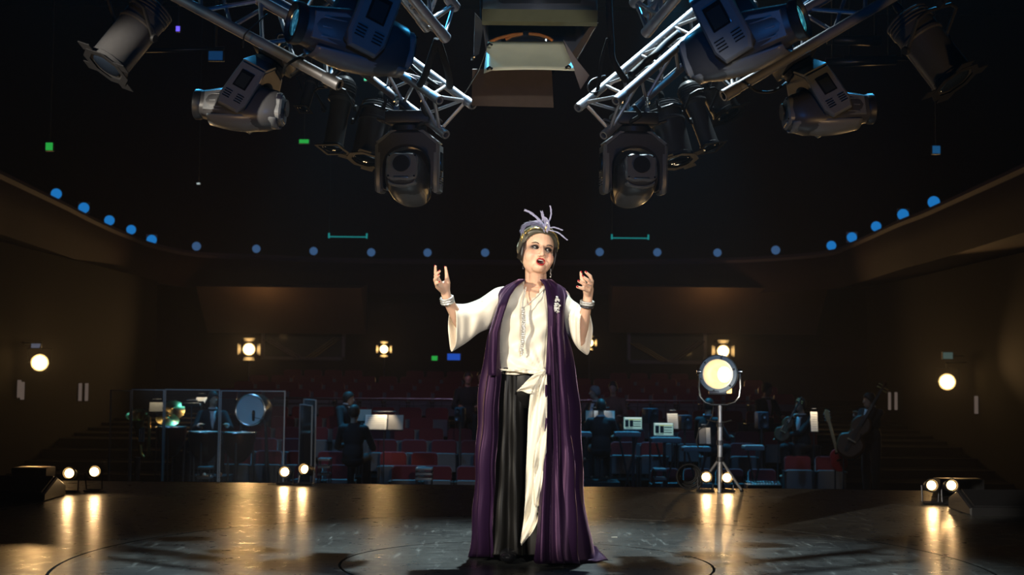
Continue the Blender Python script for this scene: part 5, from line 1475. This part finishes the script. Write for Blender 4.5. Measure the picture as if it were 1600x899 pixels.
# tuba standing at the left
t, h = root('tuba', 'golden brass tuba standing upright behind the left clear screen', 'instrument', 216, 662, 23.0)
b = MB(); b.lathe([(.05, -.25), (.07, -.1), (.10, .05), (.15, .13), (.19, .16), (.185, .16), (.14, .125), (.09, .04)], 24, M4.Translation((0, 0, h)) @ M4.Rotation(.5, 4, 'X'), False); b.build('bell', MT['brass'], t, 60)
b = MB(); b.tube([(0, .1, h - .22), (.02, .12, h - .5), (.1, .1, h - .58), (.17, .06, h - .5), (.17, .02, h + .1), (.12, .0, h + .16), (.06, .0, h + .10), (.06, .02, h - .35)], .030, 10); b.build('tubing', MT['brass'], t, 180)
for k in range(3):
    b = MB(); b.tube([(.10 - .035 * k, -.02, h - .30), (.10 - .035 * k, -.02, h - .06)], .016, 8); b.build('valve', MT['steel'], t)
b = MB(); b.lathe([(.2, .0), (.2, .03), (.05, .05), (.05, h - .55)], 16, None, True); b.build('floor_stand', MT['dark_steel'], t, 40)
# clear acrylic screens
def acrylic():
    m = bpy.data.materials.new('clear_acrylic'); m.use_nodes = True; n = m.node_tree.nodes; l = m.node_tree.links; n.clear()
    o = n.new('ShaderNodeOutputMaterial'); mx = n.new('ShaderNodeMixShader'); tr_2 = n.new('ShaderNodeBsdfTransparent'); gl = n.new('ShaderNodeBsdfGlossy'); lw = n.new('ShaderNodeLayerWeight')
    tr_2.inputs[0].default_value = (.93, .95, .95, 1); gl.inputs['Roughness'].default_value = .08; lw.inputs['Blend'].default_value = .18
    df_ = n.new('ShaderNodeBsdfDiffuse'); df_.inputs[0].default_value = (.5, .5, .5, 1); m2 = n.new('ShaderNodeMixShader'); m2.inputs[0].default_value = .05
    l.new(lw.outputs['Fresnel'], mx.inputs[0]); l.new(tr_2.outputs[0], mx.inputs[1]); l.new(gl.outputs[0], mx.inputs[2])
    l.new(mx.outputs[0], m2.inputs[1]); l.new(df_.outputs[0], m2.inputs[2]); l.new(m2.outputs[0], o.inputs[0]); return m
acr = acrylic(); acr_edge = mat('acrylic_edge', (.45, .46, .46), .3, 0, 0, 10, 0)
def screen(label, x0, x1, y0, d0, d1):
    a, c = P(x0, y0, d0), P(x1, y0 + (x1 - x0) * .01, d1); fz = floor_at(d0)
    t = thing('acrylic_screen', label, 'screen', (a.x, a.y, fz), None, 'clear acrylic drum screens')
    v = V((c.x - a.x, c.y - a.y, 0)); L = v.length; ang = math.atan2(v.y, v.x); h = a.z - fz
    Mx = M4.Rotation(ang, 4, 'Z')
    e = MB(); e.box((L / 2, 0, h / 2), (L - .02, .010, h), Mx, .0); e.build('pane', acr, t, 0)
    for xx in (.008, L - .008):
        e = MB(); e.box((xx, 0, h / 2), (.016, .018, h), Mx); e.build('edge', acr_edge, t, 0)
    e = MB(); e.box((L / 2, 0, h), (L, .018, .014), Mx); e.build('edge', acr_edge, t, 0)
    for xx in (L * .25, L * .75):
        e = MB(); e.box((xx, 0, .02), (.05, .35, .04), Mx); e.build('foot', MT['black_paint'], t, 0)
    return t
screen('clear acrylic screen, leftmost panel beside the tuba', 173, 205, 610, 22.2, 21.9)
screen('clear acrylic screen, second panel from the left, in front of the tuba', 206, 257, 609, 21.9, 21.7)
screen('clear acrylic screen, third panel from the left, in front of the cymbals', 258, 344, 609, 21.7, 21.7)
screen('clear acrylic screen in front of the drummer and bass drum', 345, 446, 611, 21.7, 21.9)
screen('tall narrow clear acrylic panel left of the dark suited player, front one', 469, 488, 632, 21.4, 20.6)
screen('tall narrow clear acrylic panel left of the dark suited player, rear one', 475, 494, 624, 22.2, 21.6)
# music stands
def stand(label, px, py, d, w, h_, rz=0, sheets=((0, 1, 'p'),), tilt=.35, lamp=0, back=False):
    t, h = root('music_stand', label, 'music stand', px, py, d, 'music stands', rz)
    M = M4.Translation((0, 0, h)) @ M4.Rotation(-tilt if not back else tilt, 4, 'X'); sg = -1
    e = MB(); e.box((0, .006, 0), (w, .008, h_), M, .002); e.box((0, -.03, -h_ / 2), (w, .07, .008), M); e.build('desk', MT['black_paint'], t, 0)
    for (u0, u1, kd) in sheets:
        e = MB(); ww = w * (u1 - u0) * .96; e.box((w * ((u0 + u1) / 2 - .5), -.004 - .002 * u0, h_ * .02), (ww, .003, h_ * .98), M); s_ = e.build('sheet', paper if kd == 'p' else grey_paper, t, 0)
        if h_ > .2 and kd == 'p':
            q = MB()
            for k in range(7): q.box((w * ((u0 + u1) / 2 - .5), -.0065 - .002 * u0, h_ * (.38 - .12 * k)), (ww * .82, .001, .006), M)
            tag(q.build('staves', grey_paper, s_, 0), kind='stuff')
    e = MB(); e.tube([(0, .02, h), (0, .03, .03)], .011, 8); e.build('post', MT['dark_steel'], t)
    for k in range(3):
        e = MB(); e.tube([(0, .03, .2), (.24 * math.cos(2.1 * k + .5), .03 + .24 * math.sin(2.1 * k + .5), .01)], .008, 6); e.build('leg', MT['dark_steel'], t)
    if lamp:
        e = MB(); e.tube([M @ V((-w * .3, -.03, h_ / 2 + .05)), M @ V((w * .3, -.03, h_ / 2 + .05))], .012, 8); e.build('clip_lamp', MT['black_paint'], t)
        ld = bpy.data.lights.new('stand_light', 'SPOT'); ld.energy = lamp; ld.color = (1, .80, .52); ld.shadow_soft_size = .03; ld.spot_size = math.radians(75); ld.spot_blend = .6
        lo = bpy.data.objects.new('stand_light', ld); COL.objects.link(lo); lo.parent = t; p0 = M @ V((0, -.20, h_ / 2 + .22)); lo.location = p0
        lo.rotation_euler = (M @ V((0, 0, 0)) - p0).to_track_quat('-Z', 'Y').to_euler()
    return t
grey_paper = mat('grey_paper', (.30, .28, .26), .7, 0, .1, 30, .02)
stand('music stand with wide white and grey open sheets left of the singer', 600, 661, 23.8, .66, .27, -.05, ((0, .58, 'p'), (.6, 1, 'g')), .3, 16)
stand('music stand with bluish sheet behind the dark suited player', 567, 650, 24.4, .30, .22, .0, ((0, 1, 'g'),), .3)
stand('black music stand with glowing cream sheet left of the drummer', 299, 633, 23.0, .30, .06, 0, ((0, 1, 'p'),), .9, 9)
stand('music stand with warm lit tilted sheet behind the drummer\'s shoulder', 314, 626, 24.2, .22, .12, -.4, ((0, 1, 'p'),), .6, 7)
stand('music stand with plain pale sheet left of the cymbals', 245, 637, 24.1, .25, .17, .15, ((0, 1, 'p'),), .2, 2.5)
stand('music stand with cream sheet right of the laptops', 1051, 659, 24.8, .20, .28, .2, ((0, 1, 'p'),), .2, 6)
stand('music stand with half dark sheets left of the tripod pole', 1101, 682, 24.0, .20, .28, .1, ((0, .6, 'g'), (.62, 1, 'p')), .15, 3)
stand('music stand with narrow bright slanting sheet near the guitar', 1272, 660, 23.6, .12, .34, .0, ((0, 1, 'p'),), .2, 10).rotation_euler = (0, math.radians(-36) * 0, 0)
stand('pale music stand in front of the back view keyboard player', 938, 652, 24.9, .52, .22, .0, ((0, .25, 'g'), (.27, 1, 'p')), .25, 2.5)
# keyboards
key_w = mat('keyboard_keys', (.55, .56, .58), .4, 0, .05, 40, .02)
key_case = mat('keyboard_case', (.20, .21, .23), .4, 0, .1, 30, .04)
def keyboard(label, x0, x1, py, d):
    a, c = P(x0, py, d), P(x1, py, d); w = c.x - a.x
    t, h = root('keyboard', label, 'keyboard', (x0 + x1) / 2, py, d, 'electric keyboards')
    e = MB(); e.box((0, 0, h), (w, .32, .07), None, .012); e.build('case', key_case, t, 30)
    n_ = int(w / .035)
    e = MB()
    for k in range(n_): e.box((-w / 2 + .02 + (w - .04) * (k + .5) / n_, -.06 * 0 - .08, h + .04), ((w - .04) / n_ * .9, .16, .012))
    tag(e.build('keys', key_w, t, 0), kind='stuff')
    for s in (-1, 1):
        e = MB(); e.tube([(s * w * .35, -.18, h - .04), (-s * w * .35, -.12, .02)], .016, 8); e.build('stand_leg', MT['dark_steel'], t)
    taken.append((t.location.x, t.location.y, .3)); return t
keyboard('blue lit keyboard slab left of the back view player', 882, 924, 679, 23.7)
keyboard('blue lit keyboard slab right of the back view player', 960, 1000, 679, 23.7)
keyboard('keyboard under the front laptop', 1017, 1063, 688, 22.8)
keyboard('blue lit keyboard left of the tripod pole', 1066, 1109, 702, 22.9)
keyboard('blue lit keyboard right of the tripod', 1161, 1192, 700, 22.9)
scr_bg = emat('laptop_screen', (.30, .52, .50), .7); scr_dk = mat('screen_dark', (.02, .05, .06), .4, 0, 0, 10, 0); scr_y = emat('screen_accent', (.55, .60, .15), .7); scr_w = emat('screen_bright', (.75, .9, .88), .85)
def laptop(label, x0, x1, y0, y1, d):
    w = (x1 - x0) * d / F; hh = (y1 - y0) * d / F; c = P((x0 + x1) / 2, y1, d)
    t = thing('laptop', label, 'laptop', c, None, 'laptops')
    e = MB(); e.box((0, -.10, .008), (w * 1.05, .22, .016), None, .004); e.build('base', MT['dark_steel'], t, 30)
    M = M4.Translation((0, .02, .016)) @ M4.Rotation(-.10, 4, 'X')
    e = MB(); e.box((0, .006, hh / 2), (w * 1.06, .012, hh * 1.08), M, .003); lid = e.build('lid', MT['black_paint'], t, 30)
    e = MB(); e.box((0, -.002, hh / 2), (w, .003, hh), M); s_ = e.build('screen', scr_bg, lid, 0)
    e = MB()
    for (u, v, a, b_) in ((-.33, .46, .20, .62), (-.08, .46, .20, .60), (.24, .64, .40, .09), (.24, .42, .40, .06), (.24, .22, .40, .08), (-.2, .08, .40, .05)): e.box((u * w, -.0045, (v) * hh), (a * w, .002, b_ * hh), M)
    tag(e.build('window_panels', scr_dk, lid, 0), kind='stuff')
    e = MB(); e.box((.02 * w, -.0045, .93 * hh), (.92 * w, .002, .07 * hh), M); e.build('menu_bar', scr_w, lid, 0)
    e = MB(); e.box((.12 * w, -.005, .80 * hh), (.68 * w, .002, .05 * hh), M); e.build('accent_bar', scr_y, lid, 0)
    e = MB(); e.box((0, -.10, -.5 * (c.z - floor_at(d)) - .02), (.05, .05, c.z - floor_at(d) - .05)); e.box((0, -.08, -.012), (w * 1.1, .28, .018)); e.build('stand', MT['dark_steel'], t, 0)
    return t
laptop('open laptop with pale green screen, left and rear one, beside the back view player', 975, 1003, 654, 672, 24.0)
laptop('open laptop with pale green screen, right and front one', 1022, 1052, 663, 682, 23.3)
# small monitor loudspeakers
spk = mat('speaker_cabinet', (.035, .05, .07), .5, 0, .1, 20, .05)
def speaker(label, px, py, d, w, h_, rz):
    t, h = root('monitor_speaker', label, 'speaker', px, py, d, 'small monitor speakers on poles', rz)
    ww, hh = w * d / F, h_ * d / F
    e = MB(); e.box((0, 0, h), (ww, ww * .9, hh), None, .02); e.build('cabinet', spk, t, 30)
    for dz, r_ in ((-.17, .36), (.27, .2)):
        e = MB(); e.lathe([(0, .0), (ww * r_ * .5, .004), (ww * r_, .018), (ww * r_ * 1.1, .02), (ww * r_ * 1.12, .0)], 20, M4.Translation((0, -ww * .45, h + dz * hh)) @ M4.Rotation(PI / 2, 4, 'X'), False); e.build('driver', MT['dark_steel'], t, 40)
    e = MB(); e.tube([(0, 0, h - hh / 2), (0, 0, .02)], .018, 8); e.lathe([(.2, .0), (.2, .02), (.02, .03)], 16); e.build('pole_stand', MT['dark_steel'], t, 40)
    return t
speaker('blue lit monitor speaker right of the rear laptop', 1016, 650, 24.4, 20, 23, .5)
speaker('blue lit monitor speaker by the coat\'s left edge', 719, 648, 24.6, 14, 22, -.5)
speaker('dim blue monitor speaker right of the tripod with a warm clip light', 1190, 657, 24.4, 18, 26, .2)
speaker('blue lit monitor speaker touching the coat\'s right edge', 900, 651, 24.6, 13, 24, .4)
speaker('dim monitor speaker between the cream sheet and the tripod', 1070, 660, 25.2, 18, 22, .3)
# guitar on its stand, red cloth
wood_l = mat('pale_maple', (.55, .34, .16), .4, 0, .2, 20, .05, coat=.3); red_b = mat('red_lacquer', (.50, .03, .03), .3, 0, .1, 10, .03, coat=.5)
c0_ = P(1306, 702, 22.6); t = thing('electric_guitar', 'red electric guitar with pale neck upright on a stand, right of the slanting sheet', 'guitar', (c0_.x, c0_.y, floor_at(22.6)))
zb = c0_.z - floor_at(22.6); top_ = P(1293, 652, 22.6); dx_ = top_.x - c0_.x; dz_ = top_.z - c0_.z; dn = nrm(V((dx_, 0, dz_))); Mg = frame(V((0, -1, 0)), (0, 0, zb), dn)
o_ = []
for k in range(36):
    a = 2 * PI * k / 36; rr_ = .15 * (1 + .16 * math.cos(2 * a) * 0 + .12 * math.sin(a) * -1) * (1 - .14 * math.exp(-((math.sin(a) - .1) / .25) ** 2))
    o_.append((rr_ * math.cos(a) * .95, -.16 + 1.25 * rr_ * math.sin(a)))
b = MB(); b.prism(o_, .045, Mg, .008); gb_ = b.build('body', red_b, t, 40)
b = MB(); b.box((0, .20, .03), (.048, .50, .022), Mg, .006); b.build('neck', wood_l, t, 30)
b = MB(); b.prism([(-.028, .45), (.028, .45), (.05, .62), (.0, .655), (-.045, .60)], .018, Mg, .004); hdk = b.build('headstock', wood_l, t, 30)
for k in range(6):
    b = MB(); b.sphere((.052 if k % 2 else -.05, .48 + .025 * k, .005), .011, 8, Mg); b.build('tuner', MT['steel'], hdk)
for y_ in (-.06, -.18):
    b = MB(); b.box((0, y_, .026), (.08, .03, .012), Mg); b.build('pickup', MT['gloss_black'], gb_, 0)
b = MB(); b.tube([(0, .05, zb - .2), (0, .06, .3)], .014, 8)
for k in range(3): b.tube([(0, .06, .35), (.22 * math.cos(2.1 * k), .06 + .22 * math.sin(2.1 * k), .01)], .012, 6)
b.build('stand', MT['dark_steel'], t)
# double bass and cello
varn = mat('dark_varnish', (.08, .03, .010), .5, 0, .25, 6, .03, spec=.3)
def viol(name, label, p0, p1, d, L, ang_face):
    """p0: lower end pixel, p1: scroll pixel"""
    a, c = P(*p0, d), P(*p1, d + .1); ax = nrm(c - a); real = (c - a).length; s = real / 1.0
    t = thing(name, label, 'instrument', a, None)
    M = frame(V((math.sin(ang_face), -math.cos(ang_face), .25)), (0, 0, 0), ax)
    o_ = [];
    for k in range(48):
        y_ = -.0 ; a_ = 2 * PI * k / 48
        yy = .27 + .27 * math.sin(a_); ww = (.17 if yy < .27 else .135) * (abs(math.cos(a_)) ** .7) * (1 - .38 * math.exp(-((yy - .30) / .065) ** 2)); 
        o_.append((s * ww * (1 if math.cos(a_) > 0 else -1), s * yy))
    b = MB(); b.prism(o_, .14 * s, M, .02 * s); body_ = b.build('body', varn, t, 40)
    b = MB(); b.prism([(-.022 * s, .40 * s), (.022 * s, .40 * s), (.014 * s, .88 * s), (-.014 * s, .88 * s)], .03 * s, M @ M4.Translation((0, 0, .075 * s)), .004); b.build('fingerboard', MT['rubber'], t, 30)
    b = MB(); b.tube([M @ V((0, .52 * s, .05 * s)), M @ V((0, .90 * s, .055 * s)), M @ V((0, .96 * s, .04 * s)), M @ V((0, .99 * s, .07 * s)), M @ V((0, .965 * s, .09 * s))], [.024 * s, .016 * s, .018 * s, .016 * s, .010 * s], 8); sc = b.build('neck_and_scroll', varn, t, 180)
    for k in range(4):
        b = MB(); b.tube([M @ V(((-1) ** k * .015 * s, (.89 + .018 * k) * s, .05 * s)), M @ V(((-1) ** k * .065 * s, (.89 + .018 * k) * s, .05 * s))], [.006 * s, .010 * s], 6); b.build('peg', MT['brass'], sc)
    for sx in (-1, 1):
        b = MB(); b.tube([M @ V((sx * .06 * s, .21 * s, .072 * s)), M @ V((sx * .065 * s, .27 * s, .073 * s)), M @ V((sx * .05 * s, .33 * s, .073 * s))], .006 * s, 6); b.build('sound_hole', MT['gloss_black'], body_)
    b = MB(); b.box((0, .20 * s, .10 * s), (.10 * s, .012 * s, .06 * s), M); b.build('bridge', wood_l, t, 0)
    for k in range(4):
        b = MB(); b.tube([M @ V(((k - 1.5) * .012 * s, .06 * s, .09 * s)), M @ V(((k - 1.5) * .015 * s, .20 * s, .131 * s)), M @ V(((k - 1.5) * .006 * s, .9 * s, .07 * s))], .0022 * s, 4); b.build('string', MT['steel'], t)
    b = MB(); fz = floor_at(d); b.tube([M @ V((0, .0, 0)), V((M @ V((0, -.05, 0))).to_tuple()[:2] + (fz - a.z + .0,))], .010, 6); b.build('end_pin', MT['steel'], t)
    return t
viol('double_bass', 'dark double bass leaning right, scroll up, held by the player at the far right', (1318, 715), (1385, 599), 22.2, 1.7, -.3)
viol('cello', 'dark cello leaning right between the tripod lamp and the slanting sheet', (1216, 690), (1253, 622), 24.6, 1.1, -.2)
# low gear
def rack(label, x0, x1, y0, y1, d, n_):
    a, c = P(x0, y1, d), P(x1, y0, d); w = c.x - a.x; h = c.z - a.z; fz = floor_at(d)
    t = thing('gear_rack', label, 'rack', ((a.x + c.x) / 2, d, fz), None, 'small gear racks')
    zz = a.z - fz
    for k in range(n_):
        e = MB(); e.box((0, 0, zz + h * k / (n_ - 1)), (w, .3, .035), None, .006); e.build('shelf', MT['fixture2'], t, 30)
    for sx in (-1, 1):
        for sy in (-1, 1):
            e = MB(); e.tube([(sx * w * .46, sy * .13, 0), (sx * w * .46, sy * .13, zz + h)], .012, 6); e.build('upright', MT['dark_steel'], t)
    return t
rack('small blue lit shelf rack beside the clear acrylic panels', 498, 517, 718, 741, 22.0, 3)
rack('low blue lit rack on the floor left of the singer', 650, 676, 733, 748, 22.0, 3)
rack('low blue lit flight case rack below the kettle drums', 311, 331, 731, 746, 22.0, 2)
rack('low rack of blue lit boxes left of the cable coil', 1021, 1040, 734, 748, 22.0, 2)
# pedal board with bright studs right of the tripod
c_ = P(1192, 757, 13.2 if False else 20.5); t = thing('pedal_board', 'low pedal board with rows of shiny studs right of the tripod', 'pedal board', (c_.x, 20.5, HZ))
hh = c_.z - HZ
e = MB(); e.box((0, 0, hh / 2), (.50, .3, hh), None, .01); e.build('box', MT['black_paint'], t, 30)
e = MB()
for k in range(12):
    for j in range(3): e.sphere((-.23 + .042 * k, -.10 + .08 * j, hh + .008 + .012 * j), .010, 6)
tag(e.build('studs', MT['steel'], t), kind='stuff')
taken += [(P(x_, 546, 37.0).x, 37.1, .6) for x_ in (389, 600, 921, 1130)]
taken += [(P(600, 661, 23.8).x, 23.8, .35), (P(391, 641, 23.4).x, 23.4, .5), (P(300, 660, 23).x, 23.1, .7), (P(1318, 700, 22.4).x, 22.6, .5), (P(1216, 690, 24.6).x, 24.6, .3)]
place_seats()
